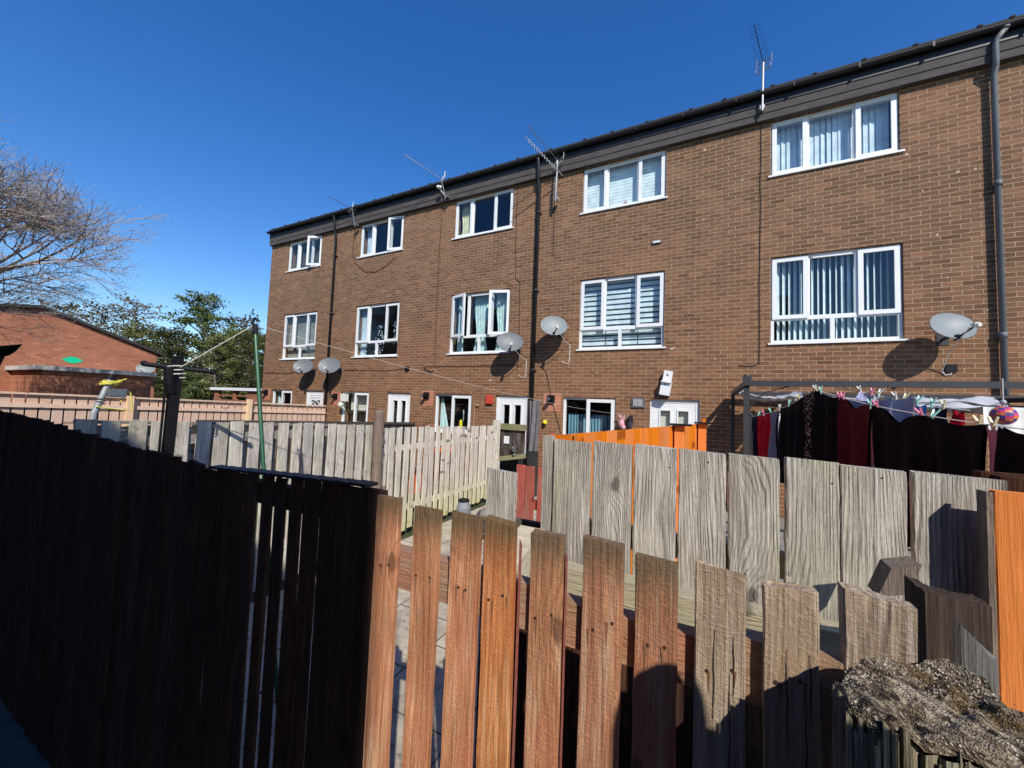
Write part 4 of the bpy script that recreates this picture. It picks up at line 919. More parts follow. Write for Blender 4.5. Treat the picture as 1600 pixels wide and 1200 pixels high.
prism('pointed_board','small pointed grey board leaning before the orange board',[(.352,.885,1.487),(.358,.880,1.482),(.396,.885,1.437),(.403,.893,1.435),(.400,.90,1.437),(.360,.898,1.48)],.1,W_SPLG)
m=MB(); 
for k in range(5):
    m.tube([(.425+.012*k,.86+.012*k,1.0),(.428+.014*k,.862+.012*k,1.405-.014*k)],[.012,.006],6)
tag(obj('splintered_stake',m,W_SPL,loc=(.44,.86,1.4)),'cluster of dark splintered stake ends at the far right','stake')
m=MB(); m.tube([(.135,.63,.2),(.15,.64,1.30),(.155,.64,1.33)],[.05,.045,.02],9); tag(obj('rotten_post',m,W_STUMP,loc=(.14,.63,1.3)),'low rotten post end at the bottom edge left of the stump','post')

# ------------------------------------------------------------------ garden bits seen through the pickets
def garden_pile():
    rr=random.Random(61); mats=[plain('grey_stone',(.22,.2,.18),.9),plain('dark_stone',(.08,.08,.08),.9),plain('ochre_stone',(.5,.33,.1),.9)]
    for i in range(12):
        c=Vector((-2.70+rr.uniform(-.3,.3),4.6+rr.uniform(-.4,.4),.12+rr.uniform(0,.2))); m=MB(); m.ball(c,rr.uniform(.07,.14),5); m.v=[tuple(Vector(v)+Vector((mnoise.noise(Vector(v)*9),mnoise.noise(Vector(v)*9+Vector((5,0,0))),0))*.05) for v in m.v]
        tag(obj('rockery_stone',m,mats[i%3]),'rounded grey or brown stone in the little pile by the pale picket fence','stone','stones piled by the pale pickets')
garden_pile()
m=MB(); m.tube([(-3.0,4.55,0),(-3.0,4.55,.36),(-3.0,4.55,.44)],[.10,.10,.07],12); m.tube([(-3.0,4.55,.44),(-3.0,4.55,.47)],.075,12,1)
tag(obj('garden_canister',m,[plain('grey_can',(.25,.26,.28),.5),BLK]),'grey canister with a black lid by the pale pickets','canister')
m=MB(); 
for k in range(7): a=k*.9; m.ball((-2.93+.03*math.cos(a),5.6+.03*math.sin(a),.62),.035,5)
m.tube([(-2.93,5.6,0),(-2.93,5.6,.6)],.008,5,1); tag(obj('yellow_flower',m,[YEL,plain('stem_green',(.05,.12,.03))]),'bright yellow plastic flower on a stem by the pale pickets','flower')
for (x,y,z1,lab) in ((-3.95,5.2,1.05,'orange toy panel seen through the pale pickets'),):
    m=MB(); m.box(x-.02,x+.02,y-.35,y+.35,.55,z1); m.box(x-.02,x+.02,y-.7,y-.45,.4,.75); tag(obj('toy_panel',m,plain('orange_plastic',(.8,.16,.05),.5)),lab,'toy')
m=MB(); m.box(-.385,-.35,1.02,1.06,0,1.02); tag(obj('stake',m,W_PALE,loc=(-.37,1.04,1)),'pale yellowish stake behind the middle pickets','stake')
m=MB(); m.box(-.30,-.265,1.25,1.28,.0,.98); tag(obj('stake',m,W_PALE,loc=(-.28,1.27,1)),'short pale stake farther back behind the middle pickets','stake')
m=MB(); m.box(-.012,.0,1.2,1.6,0,.9); tag(obj('green_panel',m,plain('sea_green_plastic',(.10,.35,.25),.5)),'sea green plastic strip seen through a gap right of centre','panel')

# ------------------------------------------------------------------ washing line posts
pb=thing('clothes_post','black square clothes post with a cross bar wrapped in line','post',(-3.3,1.32,0))
m=MB(); m.tube([(-3.40,1.32,0),(-3.29,1.315,2.05)],.027,4,sq=True); m.tube([(-3.302,1.26,1.3),(-3.29,1.26,1.85)],.008,6); obj('pole',m,BLK,pb)
m=MB(); m.tube([(-3.44,1.19,1.985),(-3.29,1.315,1.97),(-3.13,1.46,1.955)],.016,8); m.ball((-3.44,1.19,1.99),.02,5); m.ball((-3.13,1.46,1.955),.02,5); m.tube([(-3.30,1.30,1.80),(-3.29,1.28,1.86),(-3.28,1.27,1.97)],.034,8); obj('cross_bar',m,BLK,pb)
m=MB(); pts=[(-3.29+.05*math.cos(a*.9),1.315+.05*math.sin(a*.9),1.90+.004*a) for a in range(22)]; m.tube(pts,.004,4); obj('wrapped_line',m,ROPE,pb)
gpz=thing('clothes_prop','dark green metal line prop with a hooked black tip','prop',(-2.5,1.52,0))
GREEN=plain('dark_green_paint',(.015,.10,.045),.4,spec=.5)
m=MB(); m.tube([(-2.22,1.50,0),(-2.765,1.52,2.25)],.0125,10); obj('pole',m,GREEN,gpz)
m=MB(); m.tube([(-2.757,1.52,2.215),(-2.772,1.52,2.285)],.0165,8); pts=[(-2.772+.022*math.cos(a),1.52,2.305+.024*math.sin(a)) for a in [math.pi*1.5-.3*k for k in range(17)]]; m.tube(pts,.007,6); obj('hook',m,BLK,gpz)
def line(p,q,sag,label,r=.0035,n=20):
    p,q=Vector(p),Vector(q); m=MB(); m.tube([p+(q-p)*(k/n)-Vector((0,0,sag*4*(k/n)*(1-k/n))) for k in range(n+1)],r,5); return tag(obj('washing_line',m,ROPE),label,'washing line')
line((-3.29,1.315,1.96),(-2.772,1.52,2.285),.0,'white washing line from the black post up to the green prop')
line((-2.772,1.52,2.285),(-1.42,WY-.05,1.68),.10,'long thin washing line from the green prop across to the lantern',r=.0014)

# grey tilted pipe with lamp
gg=thing('clothes_post','grey metal post leaning right with yellow rope round its top','post',(-4.4,1.25,0))
m=MB(); m.tube([(-4.4,1.10,0),(-4.4,1.245,1.61),(-4.4,1.32,1.885)],[.022]*3,10); m.tube([(-4.4,1.32,1.885),(-4.4,1.33,1.93)],[.03,.028],10,1); obj('pole',m,[plain('galvanised_pipe',(.38,.41,.42),.45,metal=.3),BLK],gg)
m=MB(); rr=random.Random(2)
for k in range(3):
    z=1.845+.015*k; m.tube([(-4.4+.035*math.cos(a*.7+k),1.31+.05*math.sin(a*.7+k)+.01*k,z+rr.uniform(-.012,.012)) for a in range(12)],.006,5)
for k in range(4): m.tube([(-4.37,1.31,1.85),(-4.35+rr.uniform(-.03,.03),1.31+rr.uniform(-.1,.1),1.85+rr.uniform(-.07,.05))],.005,4)
m.tube([(-4.37,1.24,1.66),(-4.36,1.40,1.635),(-4.36,1.46,1.63),(-4.36,1.44,1.78),(-4.36,1.42,1.79)],.005,4); m.tube([(-4.36,1.42,1.79),(-4.36,1.38,1.70)],.004,4); obj('yellow_rope',m,plain('yellow_rope',(.72,.68,.10),.8),gg)
m=MB(); m.tube([(-4.4+.028*math.cos(a*.8),1.275+.03*math.sin(a*.8),1.68+.003*a) for a in range(18)],.004,4); obj('wire_wrap',m,ALU,gg)
m=MB(); m.box(-4.37,-4.34,1.30,1.41,1.74,1.81); m.box(-4.3395,-4.336,1.31,1.40,1.75,1.80,1); tag(obj('solar_light',m,[ALU,plain('solar_cell',(.12,.15,.18),.2)]),'small grey solar light tied to the leaning grey post','light')
# curved pole with green hood at left edge
t=thing('swing_seat','dark curved frame with a green fabric hood at the left edge','swing seat',(-4.3,.78,0))
m=MB(); m.tube([(-4.33,.70,0),(-4.33,.745,1.3),(-4.33,.75,1.60),(-4.33,.735,1.78),(-4.33,.72,1.9),(-4.33,.75,2.03)],.02,8); obj('frame',m,BLK,t)
m=MB(); m.grid(lambda u,v:(-4.6+.5*u,.45+.34*v,2.085-.10*(1-v)-.035*math.sin(u*3.14)-.0*v),8,6); m.grid(lambda u,v:(-4.6+.5*u,.79-.02*v,2.085-.035*math.sin(u*3.14)-.045*v),8,2); obj('hood',m,cloth('bottle_green_canvas',(.03,.11,.07)),t)

# ------------------------------------------------------------------ gazebo with washing
gz=thing('gazebo','slate grey metal gazebo frame with its sagging canopy folded back, over the washing','gazebo',(2.,6.8,0))
G0,G1,GY0,GY1,GZ=.42,4.6,5.4,8.15,2.18
for (x,y) in ((G0,GY0),(G0,GY1),(G1,GY0),(G1,GY1)): m=MB(); m.box(x-.03,x+.03,y-.03,y+.03,0,GZ-.045); obj('post',m,GREYST,gz)
m=MB(); m.box(G0-.03,G1+.03,GY0-.03,GY0+.03,GZ-.044,GZ+.02); m.box(G0-.03,G1+.03,GY1-.03,GY1+.03,GZ-.044,GZ+.02); m.box(G0-.03,G0+.03,GY0+.031,GY1-.031,GZ-.044,GZ+.015); m.box(G1-.03,G1+.03,GY0+.031,GY1-.031,GZ-.044,GZ+.015)
m.box(G0-.045,G0+.045,GY0-.06,GY0-.0305,GZ-.04,GZ+.07)
m.tube([(G0,GY0,GZ),(G0-.01,GY0-.02,GZ+.09)],.02,6)
obj('roof_frame',m,GREYST,gz)
for (x,sx) in ((G0,1),(3.55,-1),):
    m=MB(); m.tube([(x,GY0+.0,GZ-.42),(x+.06*sx,GY0,GZ-.25),(x+.18*sx,GY0,GZ-.12),(x+.42*sx,GY0,GZ-.045)],.008,6); obj('brace',m,GREYST,gz)
m=MB(); m.tube([(3.0,GY1-.1,1.6),(3.1,GY1-.2,1.95),(3.4,GY1-.5,2.10),(4.0,GY0+.5,2.12)],.03,8); obj('brace',m,BLK,gz)
TARP=cloth('pale_grey_canopy',(.44,.45,.47))
def tf(x0,x1,y0,y1,z,s1,s2,seed):
    def f(u,v):
        x=x0+(x1-x0)*u; y=y0+(y1-y0)*v; n=mnoise.noise(Vector((u*7,v*2.5,seed))); return (x,y+.06*n,z-s1*math.sin(math.pi*u)**.8*(1-v*.4)+.05*n*s2+.035*math.sin(v*17+u*4))
    return f
m=MB(); m.grid(tf(.50,1.30,7.2,8.1,2.17,.14,1,1),30,12); m.grid(tf(1.25,3.5,7.35,7.9,2.10,.06,1.6,2),60,16); m.grid(tf(1.3,3.4,7.15,7.5,2.03,.05,2.0,7),60,10)
obj('canopy',m,TARP,gz,smooth=True)
m=MB(); m.grid(lambda u,v:(3.75+1.2*u,6.0+1.2*v,2.12-.55*u-.06*math.sin(3*v)),8,6); m.grid(lambda u,v:(3.05+.4*u,6.9+.05*math.sin(u*9),2.0-.33*v),6,4); obj('canopy_flap',m,cloth('white_canopy',(.72,.72,.70)),gz,smooth=True)
m=MB(); m.box(1.0,2.4,8.0,8.08,1.30,1.86); tag(obj('grey_cabinet',m,plain('cabinet_green_grey',(.10,.12,.11),.6)),'dim grey green cabinet against the wall behind the washing','cabinet')
m=MB(); m.box(.95,1.05,7.2,7.24,1.0,1.80); m.box(.92,1.08,7.2,7.24,1.79,1.83); m.box(1.06,1.2,7.2,7.25,1.73,1.75); tag(obj('white_bracket_post',m,PVC),'small white bracket post behind the far end of the washing','bracket')

LA=(Vector((.60,7.9,1.75)),Vector((1.07,5.35,2.10))); LB=(Vector((1.07,5.35,2.10)),Vector((1.66,3.25,1.765)))
def lp(L,t,sag): p=L[0]+(L[1]-L[0])*t; return p-Vector((0,0,sag*4*t*(1-t)))
def mkline(L,sag,label): 
    m=MB(); m.tube([lp(L,k/24,sag) for k in range(25)],.004,5); tag(obj('washing_line',m,ROPE),label,'washing line')
mkline(LA,.08,'washing line rising from the far post to the gazebo beam'); mkline(LB,.045,'washing line dropping from the gazebo beam towards the right edge')
def garment(L,sag,t0,t1,H,mat,name,label,seed,neck=0,flare=0.,shape='towel',mat2=None):
    rr=random.Random(seed); d=(L[1]-L[0]).normalized(); nrm=Vector((d.y,-d.x,0)).normalized(); wdt=(L[1]-L[0]).length*(t1-t0)
    m=MB()
    for side in (1,-1):
        def f(u,v):
            p=lp(L,t0+(t1-t0)*u,sag); droop=.03*math.sin(math.pi*u)+neck*math.exp(-((u-.5)/.16)**2)
            w=1+flare*v; c=lp(L,(t0+t1)/2,sag)
            q=Vector((c.x+(p.x-c.x)*w,c.y+(p.y-c.y)*w,p.z-droop-H*v))
            n=mnoise.noise(Vector((u*wdt*5,v*1.0,seed)))
            return q+nrm*(side*.012+.05*n*min(1,v*3)+.03*math.sin(u*wdt*26+seed+v)*min(1,v*4))
        m.grid(f,26,14)
    o=tag(obj(name,m,mat,smooth=True),label,name.replace('_',' '),'washing pegged on the lines'); return o
CB_=cloth('black_cotton',(.008,.008,.010)); CM=cloth('maroon_cotton',(.075,.013,.016)); CR=cloth('bright_red_cotton',(.50,.008,.02)); CG=cloth('lilac_grey_cotton',(.20,.19,.26)); CN=cloth('navy_cotton',(.01,.013,.03)); CBE=cloth('taupe_cotton',(.28,.22,.17)); CS=cloth('black_sequin',(.012,.010,.010),speck=(.5,.45,.42)); CP=cloth('dusty_pink_cotton',(.42,.20,.26)); CW=cloth('white_print_cotton',(.55,.53,.58))
garment(LA,.08,.02,.16,.7,CBE,'top','taupe top at the far end of the washing',1)
garment(LA,.08,.17,.27,.75,CN,'trousers','navy trousers beside the red tee shirt',2)
garment(LA,.08,.27,.46,.75,CR,'tee_shirt','bright red tee shirt on the washing line',3)
garment(LA,.08,.47,.60,.8,CG,'top','lilac grey top right of the red tee shirt',4)
garment(LA,.08,.62,.90,1.0,CB_,'dress','black dress bulging beside the sequinned one',5,flare=.25)
garment(LA,.03,.90,1.0,1.0,CS,'dress','black sequinned dress with white sparkles',6)
garment(LB,.045,.01,.20,1.0,CB_,'trousers','black trousers between the sequinned dress and the maroon top',7)
garment(LB,.045,.205,.40,1.0,CM,'top','dark maroon top on the washing line',8,neck=.05)
garment(LB,.045,.415,.66,1.0,CB_,'top','black scoop-necked top right of the maroon one',9,neck=.07)
garment(LB,.045,.665,.86,1.0,CB_,'towel','broad black towel with a level top edge',10)
garment(LB,.045,.900,1.0,1.0,CB_,'towel','black towel corner right of the narrow pink garment',14)
garment(LB,.045,.866,.892,1.0,CP,'sock','narrow dusty pink garment between the two black ones at the right',11)
LC=(Vector((1.66,3.25,1.765)),Vector((2.2,2.6,1.70)))
mkline(LC,.0,'last stretch of washing line leaving the frame at the right')
garment(LC,.0,.0,.6,.9,CB_,'towel','black towel at the right edge below mint pegs',12)
garment((Vector((1.25,5.2,2.0)),Vector((1.62,4.6,2.0))),0,.0,1.,.7,CW,'strap_top','thin white edged garment glimpsed behind the maroon top',13)
# small printed things on a line behind
LD=(Vector((1.32,5.5,2.14)),Vector((2.02,4.75,1.90)))
mkline(LD,.02,'washing line carrying small lilac and white underwear behind the black tops')
LIL=cloth('lilac_print',(.33,.32,.50),speck=(.75,.72,.8)); BLU=cloth('sky_blue_cotton',(.12,.30,.62))
for i,(a,b,H,mt,lab) in enumerate(((.20,.34,.17,LIL,'lilac frilled small garment highest behind the black tops'),(.33,.42,.17,CW,'white small garment next to the lilac frilled one'),(.44,.56,.15,LIL,'lilac small garment right of the white one'),(.62,.72,.15,BLU,'sky blue small garment with fan folds'),(.78,.86,.13,CN,'navy small garment beside the sky blue one'),(.90,.97,.12,CR,'red and white small garment at the right of the row'))):
    garment(LD,.02,a,b,H,mt,'underwear',lab,20+i,flare=.35)
PEGM={'mint':plain('mint_peg',(.35,.72,.58),.4),'pink':plain('pink_peg',(.85,.25,.38),.4),'white':plain('white_peg',(.75,.76,.68),.4),'yellow':plain('cream_peg',(.8,.72,.4),.4),'blue':plain('blue_peg',(.25,.5,.8),.4)}
def peg(p,c,lab,seed):
    rr=random.Random(seed); m=MB(); p=Vector(p); a=rr.uniform(-.5,.5); s=Vector((.28,-.96,0))
    for sg in (-1,1):
        m.tube([p+Vector((0,0,-.035)),p+Vector((0,0,.005))+s*sg*.004,p+Vector((a*.06,0,.055))+s*sg*.028],[.006,.007,.005],4,sq=True)
    tag(obj('clothes_peg',m,PEGM[c]),lab,'clothes peg','clothes pegs on the washing lines')
for i,(L,t,c) in enumerate([(LA,.03,'white'),(LA,.15,'white'),(LA,.26,'mint'),(LA,.36,'pink'),(LA,.47,'mint'),(LA,.6,'white'),(LA,.72,'mint'),(LA,.84,'yellow'),(LB,.01,'white'),(LB,.05,'mint'),(LB,.19,'pink'),(LB,.22,'pink'),(LB,.39,'mint'),(LB,.43,'pink'),(LB,.64,'pink'),(LB,.68,'mint'),(LB,.84,'yellow'),(LB,.88,'yellow'),(LD,.2,'white'),(LD,.3,'pink'),(LD,.36,'white'),(LD,.5,'white'),(LD,.56,'yellow'),(LD,.66,'mint'),(LD,.76,'mint'),(LD,.84,'yellow'),(LC,.03,'mint'),(LC,.10,'mint'),(LC,.2,'blue'),(LC,.3,'mint'),(LC,.38,'mint')]):
    p=lp(L,t,.05 if L is LB else .07 if L is LA else 0); peg(p,c,'%s plastic clothes peg gripping the washing line'%{'mint':'mint green','pink':'bright pink','white':'white','yellow':'cream yellow','blue':'pale blue'}[c],i)
# spinner
t=thing('wind_spinner','striped ball wind spinner in pink, orange and navy hanging at the right','wind spinner',(2.1,4.5,1.87))
m=MB(); m.ball((2.10,4.5,1.865),.075,10); m.m=[(i//2)%3 for i in range(len(m.f))]; obj('ball',m,[plain('magenta',(.6,.05,.2),.4),plain('spin_orange',(.8,.2,.05),.4),plain('spin_navy',(.06,.08,.25),.4)],t)
m=MB(); m.tube([(2.10,4.5,1.94),(2.10,4.5,2.16)],.006,5); m.ball((2.10,4.5,1.97),.02,5); obj('hanging_wire',m,ALUW,t)

# ------------------------------------------------------------------ left background: brick bungalow
bg_=thing('brick_bungalow','red brick gable-ended bungalow at the far left behind the bare tree','bungalow',(-21,3,0))
m=MB(); XB=-20.; ya_,yb_,yp=-1.8,7.30,4.2; ze,zp=3.30,4.42
def gz_(y): return ze+(zp-ze)*(1-(y-yp)/(yb_-yp)) if y>yp else 3.4+(zp-3.4)*(y-ya_)/(yp-ya_)
m.add([(XB,ya_,-.3),(XB,yb_,-.3),(XB,yb_,gz_(yb_)),(XB,yp,zp),(XB,ya_,3.4)],[(0,1,2,3,4)]); m.add([(XB,yb_,0),(XB-12,yb_,0),(XB-12,yb_,ze),(XB,yb_,ze)],[(0,1,2,3)]); m.add([(XB-12,ya_,0),(XB-12,yb_,0),(XB-12,yb_,ze),(XB-12,yp,zp),(XB-12,ya_,3.4)],[(0,1,2,3,4)])
obj('wall',m,BRED,bg_)
m=MB()
for (y0,z0,y1,z1) in ((ya_-.2,3.37,yp,zp+.03),(yp,zp+.03,yb_+.25,ze-.06)):
    m.add([(XB+.12,y0,z0),(XB+.12,y1,z1),(XB-12.1,y1,z1),(XB-12.1,y0,z0)],[(0,1,2,3)]); m.add([(XB+.12,y0,z0),(XB+.12,y1,z1),(XB+.12,y1,z1+.10),(XB+.12,y0,z0+.10)],[(0,1,2,3)]); m.add([(XB+.12,y0,z0+.1),(XB+.12,y1,z1+.1),(XB-12.1,y1,z1+.1),(XB-12.1,y0,z0+.1)],[(0,1,2,3)])
obj('roof',m,plain('dark_verge',(.05,.045,.04),.8),bg_)
m=MB(); m.add([(XB+.012+0*k,4.99+.25*math.cos(k*.42+.1),2.80+.10*math.sin(k*.42+.1)+.02*math.sin(k*5)) for k in range(15)],[tuple(range(15))]); obj('paint_patch',m,plain('green_paint',(.0,.60,.30),.7),bg_)
dish_b=thing('satellite_dish','small grey satellite dish on the end wall of the red brick bungalow','satellite dish',(XB,6.95,2.7),None)
m=MB(); c=Vector((XB+.3,6.9,2.68)); n=Vector((.7,-.65,.3)).normalized(); a=Vector((0,0,1)).cross(n).normalized(); b=n.cross(a)
m.grid(lambda u,v:c+a*(.30*v*math.cos(6.283*u))+b*(.24*v*math.sin(6.283*u))+n*.06*v*v,24,5); obj('reflector',m,DISHL,dish_b,smooth=True)
m=MB(); m.tube([(XB,7.0,2.5),(XB+.25,6.95,2.55),tuple(c)],.02,6); m.tube([tuple(c-b*.2),tuple(c+n*.35-b*.2)],.015,5); obj('bracket',m,BLK,dish_b)
m=MB(); ex=-17.
m.box(ex-2.99,ex,3.69,6.12,0,2.30); ext=tag(obj('brick_outbuilding',m,BRED,loc=(ex-1.5,5,0)),'low red brick outbuilding with white coping in front of the bungalow','outbuilding')
m=MB(); m.box(ex-3.05,ex+.12,3.55,6.2,2.302,2.43); obj('coping',m,plain('white_coping',(.62,.60,.55),.8,var=.25,scale=3),ext)

# ------------------------------------------------------------------ trees
BARK=plain('grey_bark',(.20,.165,.135),.9,var=.4,scale=12,bump=.6)
TWIG=plain('pale_brown_twig',(.36,.30,.255),.9,var=.3,scale=3)
BUD=plain('golden_brown_bud',(.42,.34,.22),.9,var=.4,scale=2)
def bare_tree(loc,H,seed,label,spread=1.,detail=6,buds=True,group=None,name='bare_tree',lean=(0,0),dens=3):
    rr=random.Random(seed); t=thing(name,label,'tree',loc,group); tm=MB(); bm=MB(); bud=MB(); loc=Vector(loc)
    def perp(d): 
        a=d.orthogonal().normalized(); return (a*math.cos(q:=rr.uniform(0,6.28))+d.cross(a)*math.sin(q)).normalized()
    def grow(p,d,L,r,lv):
        n=3 if lv>=3 else 5; pts=[p]; q=p; dd=d.copy(); spots=[]
        for k in range(n):
            dd=(dd+perp(dd)*rr.uniform(0,.16)+Vector((0,0,.05 if lv<4 else .015))).normalized(); q=q+dd*(L/n); pts.append(q); spots.append((q,dd.copy(),(k+1)/n))
        rs=[max(r*(1-.6*k/n),.0026) for k in range(n+1)]
        (tm if lv<=1 else bm).tube(pts,rs,7 if lv<2 else 4 if lv<4 else 3,cap=False)
        if lv>=detail:
            if buds:
                for _ in range(1):
                    c=q+Vector((rr.uniform(-1,1),rr.uniform(-1,1),rr.uniform(-1,1)))*.02; s=.010; e=perp(dd)*s; g=dd*s*1.6; bud.add([c-e,c+g,c+e,c-g],[(0,1,2,3)])
            return
        m_=dens+(1 if lv in (1,2) else 0)
        for k in range(m_+1):
            q,dq,f=spots[min(len(spots)-1,int(rr.uniform(.25,1.)*n))] if k else spots[-1]
            ang=rr.uniform(.35,.85)*spread if k else rr.uniform(.05,.3)
            nd=(dq*math.cos(ang)+perp(dq)*math.sin(ang)); nd.z=nd.z*.85+.06 if lv<3 else nd.z*.8+.05; nd.normalize()
            grow(q,nd,L*rr.uniform(.60,.82),r*rr.uniform(.42,.6) if k else r*.6,lv+1)
    grow(loc,Vector((lean[0],lean[1],1)).normalized(),H*.26,H*.024,0)
    obj('trunk',tm,BARK,t); obj('branches',bm,TWIG,t)
    if bud.v: obj('buds',bud,BUD,t)
    return t
bare_tree((-14.5,-.75,LZ),10.3,21,'large bare tree with fine pale twigs reaching in from the left edge',1.12,7,True,lean=(.05,.36),dens=3)

def leaf_mat(name,c1,c2):
    k=NT(name); co=k.n('ShaderNodeTexCoord').outputs['Object']; f=k.noise(co,1.3,3); g=k.noise(co,9,2)
    c=k.mix(k.ramp(f,[(.35,0.),(.65,1.)]),c1,c2); c=k.mix(k.math('MULTIPLY',g,.5),c,mul(c1,.5))
    b=k.bsdf(c,.7,0,None,.2); return k.m
LV=[leaf_mat('olive_leaves',(.10,.115,.026),(.22,.21,.065)),leaf_mat('green_leaves',(.06,.095,.022),(.15,.18,.05)),leaf_mat('brown_spring_leaves',(.10,.085,.03),(.17,.14,.06))]
def leafy(seed,H,dens,flat=1.):
    rr=random.Random(seed); tr=MB(); lf=MB()
    tr.tube([(0,0,0),(.1,0,H*.3),(rr.uniform(-.3,.3),rr.uniform(-.3,.3),H*.62),(0,0,H*.93)],[H*.020,H*.016,H*.009,.03],7)
    for i in range(46):
        z=H*(.18+.78*(i/46)); a=i*2.4+rr.uniform(-.5,.5); Lb=H*.27*(1-.72*abs((z/H)-.45)/.55)*rr.uniform(.7,1.25)
        d=Vector((math.cos(a),math.sin(a),rr.uniform(.15,.6))); p0=Vector((0,0,z)); p1=p0+d*Lb*.5; p2=p1+(d+Vector((0,0,-.15)))*Lb*.5
        tr.tube([p0,p1,p2],[H*.006,H*.004,.012],4,cap=False)
        for k in range(7):
            q=p1+(p2-p1)*rr.random()+Vector((rr.gauss(0,.3),rr.gauss(0,.3),rr.gauss(0,.2))); tr.tube([p1+(p2-p1)*rr.random(),q],[.016,.007],3,cap=False)
        for c in range(int(4*dens)):
            f=rr.uniform(.25,1.08); cc=p0+(p2-p0)*f+Vector((rr.gauss(0,.28),rr.gauss(0,.28),rr.gauss(0,.16)))
            for k in range(int(26*dens)):
                q=cc+Vector((rr.gauss(0,.26),rr.gauss(0,.26),rr.gauss(0,.13)*flat)); s=rr.uniform(.05,.12)
                e=Vector((rr.uniform(-1,1),rr.uniform(-1,1),rr.uniform(-1,1))).normalized()*s; g=e.orthogonal().normalized()*s*rr.uniform(.5,1)
                lf.add([q-e,q+g,q+e,q-g],[(0,1,2,3)])
    return tr,lf
protos=[]
def leafy_thing(i,loc,sc,rot,mat,label):
    t=thing('leafy_tree',label,'tree',loc,'trees beyond the gardens'); t.rotation_euler=(0,0,rot); t.scale=(sc,sc,sc)
    for nm,me in zip(('trunk','crown'),protos[i]):
        o=bpy.data.objects.new(nm,me.copy() if nm=='crown' else me); col.objects.link(o); o.parent=t
        if nm=='crown': o.data.materials.clear(); o.data.materials.append(mat)
for s,H,dn in ((3,10,1.35),(5,11,1.35),(8,8,.62),(11,9,1.5)):
    tr,lf=leafy(s,H,dn); ms=[]
    for nm,mb_,mt in (('trunk',tr,BARK),('crown',lf,LV[0])):
        me=bpy.data.meshes.new(nm); me.from_pydata(mb_.v,[],mb_.f); me.materials.append(mt); ms.append(me)
    protos.append(ms)
# (proto, pixel direction ratio X/Y, X, height scale, material)
tl=[(2,-4.3,-40,.98,2,'thin brown spring tree just right of the bungalow roof'),
 (2,-3.55,-44,1.12,2,'sparse brown budding tree second from the bungalow'),
 (2,-3.05,-47,1.30,2,'tall sparse brown budding tree left of the dark green one'),
 (0,-2.95,-41,.72,0,'low olive tree below the sparse budding trees'),
 (3,-2.60,-40,.80,0,'olive tree to the left of the tallest green tree'),
 (1,-2.28,-43,1.04,1,'tallest dark green tree with open layered branches'),
 (0,-2.12,-37,.70,0,'olive tree low in front of the tallest green tree'),
 (3,-1.98,-39,.86,1,'green tree left of the terrace end wall'),
 (2,-1.90,-44,1.30,2,'sparse brown tree behind the green one near the terrace end'),
 (0,-1.84,-36,.78,0,'olive tree right against the terrace end wall'),
 (3,-1.70,-42,.95,1,'green tree partly hidden by the terrace end'),
 (3,-3.4,-42,.45,1,'low green bush just right of the bungalow wall'),
 (3,-2.4,-36,.42,1,'low green bush behind the street lamp'),
 (3,-2.8,-37,.42,0,'low olive bush below the tall trees')]
for i,(pr,ra,X,sc,mt,lab) in enumerate(tl): leafy_thing(pr,(X,X/ra,0),sc,i*1.3,LV[mt],lab)
m=MB(); rr=random.Random(77)
for k in range(14000):
    f=rr.random(); x=-46+9*f; y=9+17*f+rr.gauss(0,.8); z=abs(rr.gauss(0,1.1))+.2; s=.09
    q=Vector((x+rr.gauss(0,.6),y,min(z,2.7))); e=Vector((rr.uniform(-1,1),rr.uniform(-1,1),rr.uniform(-1,1))).normalized()*s; g=e.orthogonal()*1.; m.add([q-e,q+g,q+e,q-g],[(0,1,2,3)])
hd=obj('hedge',m,LV[1]); hd['kind']='stuff'; tag(hd,'dark green hedge undergrowth at the foot of the far trees','hedge')

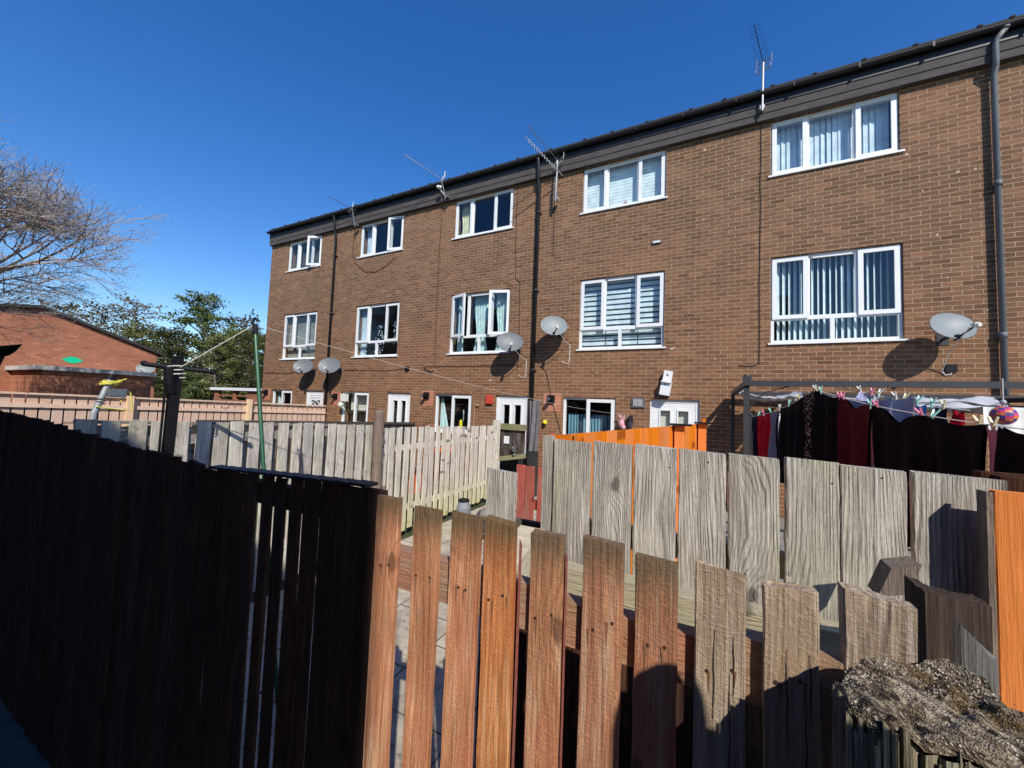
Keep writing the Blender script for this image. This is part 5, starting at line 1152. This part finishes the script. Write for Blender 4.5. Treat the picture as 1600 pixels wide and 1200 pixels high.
# street lamp, shelter, far house
t=thing('street_lamp','pale grey street lamp with a short arm in front of the far trees','street lamp',(-42,20.1,0))
m=MB(); m.tube([(-42,20.1,0),(-42,20.1,4.3)],[.09,.05],8); m.tube([(-42,20.1,4.3),(-41.9,20.5,4.42)],.04,6); obj('pole',m,GP2:=plain('lamp_grey',(.5,.52,.52),.5),t)
m=MB(); m.box(-42.0,-41.8,20.3,21.0,4.38,4.50); obj('lamp_head',m,GP2,t)
t=thing('shelter','low brick shelter with a flat white roof left of the terrace end','shelter',(-23,12,0))
m=MB(); m.box(-25.5,-20.6,11.8,14.2,2.02,2.17); obj('roof',m,PVC,t)
m=MB(); m.box(-25.3,-24.9,11.95,12.15,0,2.018); m.box(-23.4,-23.2,11.95,12.15,0,2.018); m.box(-22.0,-20.7,11.95,12.15,0,2.018); m.box(-25.2,-22.0,11.98,12.1,1.70,1.78); m.box(-25.2,-22.0,11.98,12.1,0,1.5); obj('wall',m,BRED2,t)
m=MB(); m.box(-25.2,-20.8,13.9,14.1,0,2.01); obj('back_wall',m,BLK,t)
t=thing('far_house','distant house with white window and dark roof beside the terrace corner','house',(-44,25.5,0))
m=MB(); m.box(-47,-41,25.0,31,0,3.1); obj('wall',m,BRED2,t)
m=MB(); m.add([(-47.4,24.7,3.05),(-40.6,24.7,3.05),(-42,28,4.1),(-46,28,4.1)],[(0,1,2,3)]); m.add([(-40.6,24.7,3.05),(-40.6,31,3.05),(-42,28,4.1)],[(0,1,2)]); m.add([(-47.4,24.7,3.05),(-46,28,4.1),(-47.4,31,3.05)],[(0,1,2)]); obj('roof',m,ROOF,t)
m=MB(); m.rect(-44,-42.4,1.8,2.9,24.93,24.99,.1); obj('window',m,PVC,t)

# ------------------------------------------------------------------ the house behind the camera (it shades the lane)
t=thing('brick_house','three-storey brown brick house behind the viewer that shades the lane','house',(-6,-8,0))
XR=3.27
m=MB(); m.box(-22,XR,-12,-4.0,LZ,7.22); obj('wall',m,BR,t)
for i in range(6):
    for z in (1.,3.6,5.9):
        m=MB(); x=-20+i*3.9; m.rect(x,x+1.6,z,z+1.1,-3.999,-3.95,.08); w_=obj('window',m,PVC,t); m=MB(); m.box(x+.08,x+1.52,-3.998,-3.97,z+.08,z+1.02); obj('pane',m,plain('blank_glass',(.03,.04,.05),.1) if (i,z)==(0,1.) else bpy.data.materials['blank_glass'],w_)
# added out-of-view caster, shaped like a post to shadow the pickets
m=MB(); m.tube([(.455,.2,LZ),(.455,.2,1.88),(.455,.2,1.92),(.455,.2,1.96),(.455,.2,1.985)],[.066,.066,.062,.048,.02],14); m.box(.47,.565,.17,.23,LZ,1.885)
tag(obj('round_post',m,W_BROWNP,loc=(.455,.2,0)),'unseen round-headed shadow caster added beside the viewer','post')
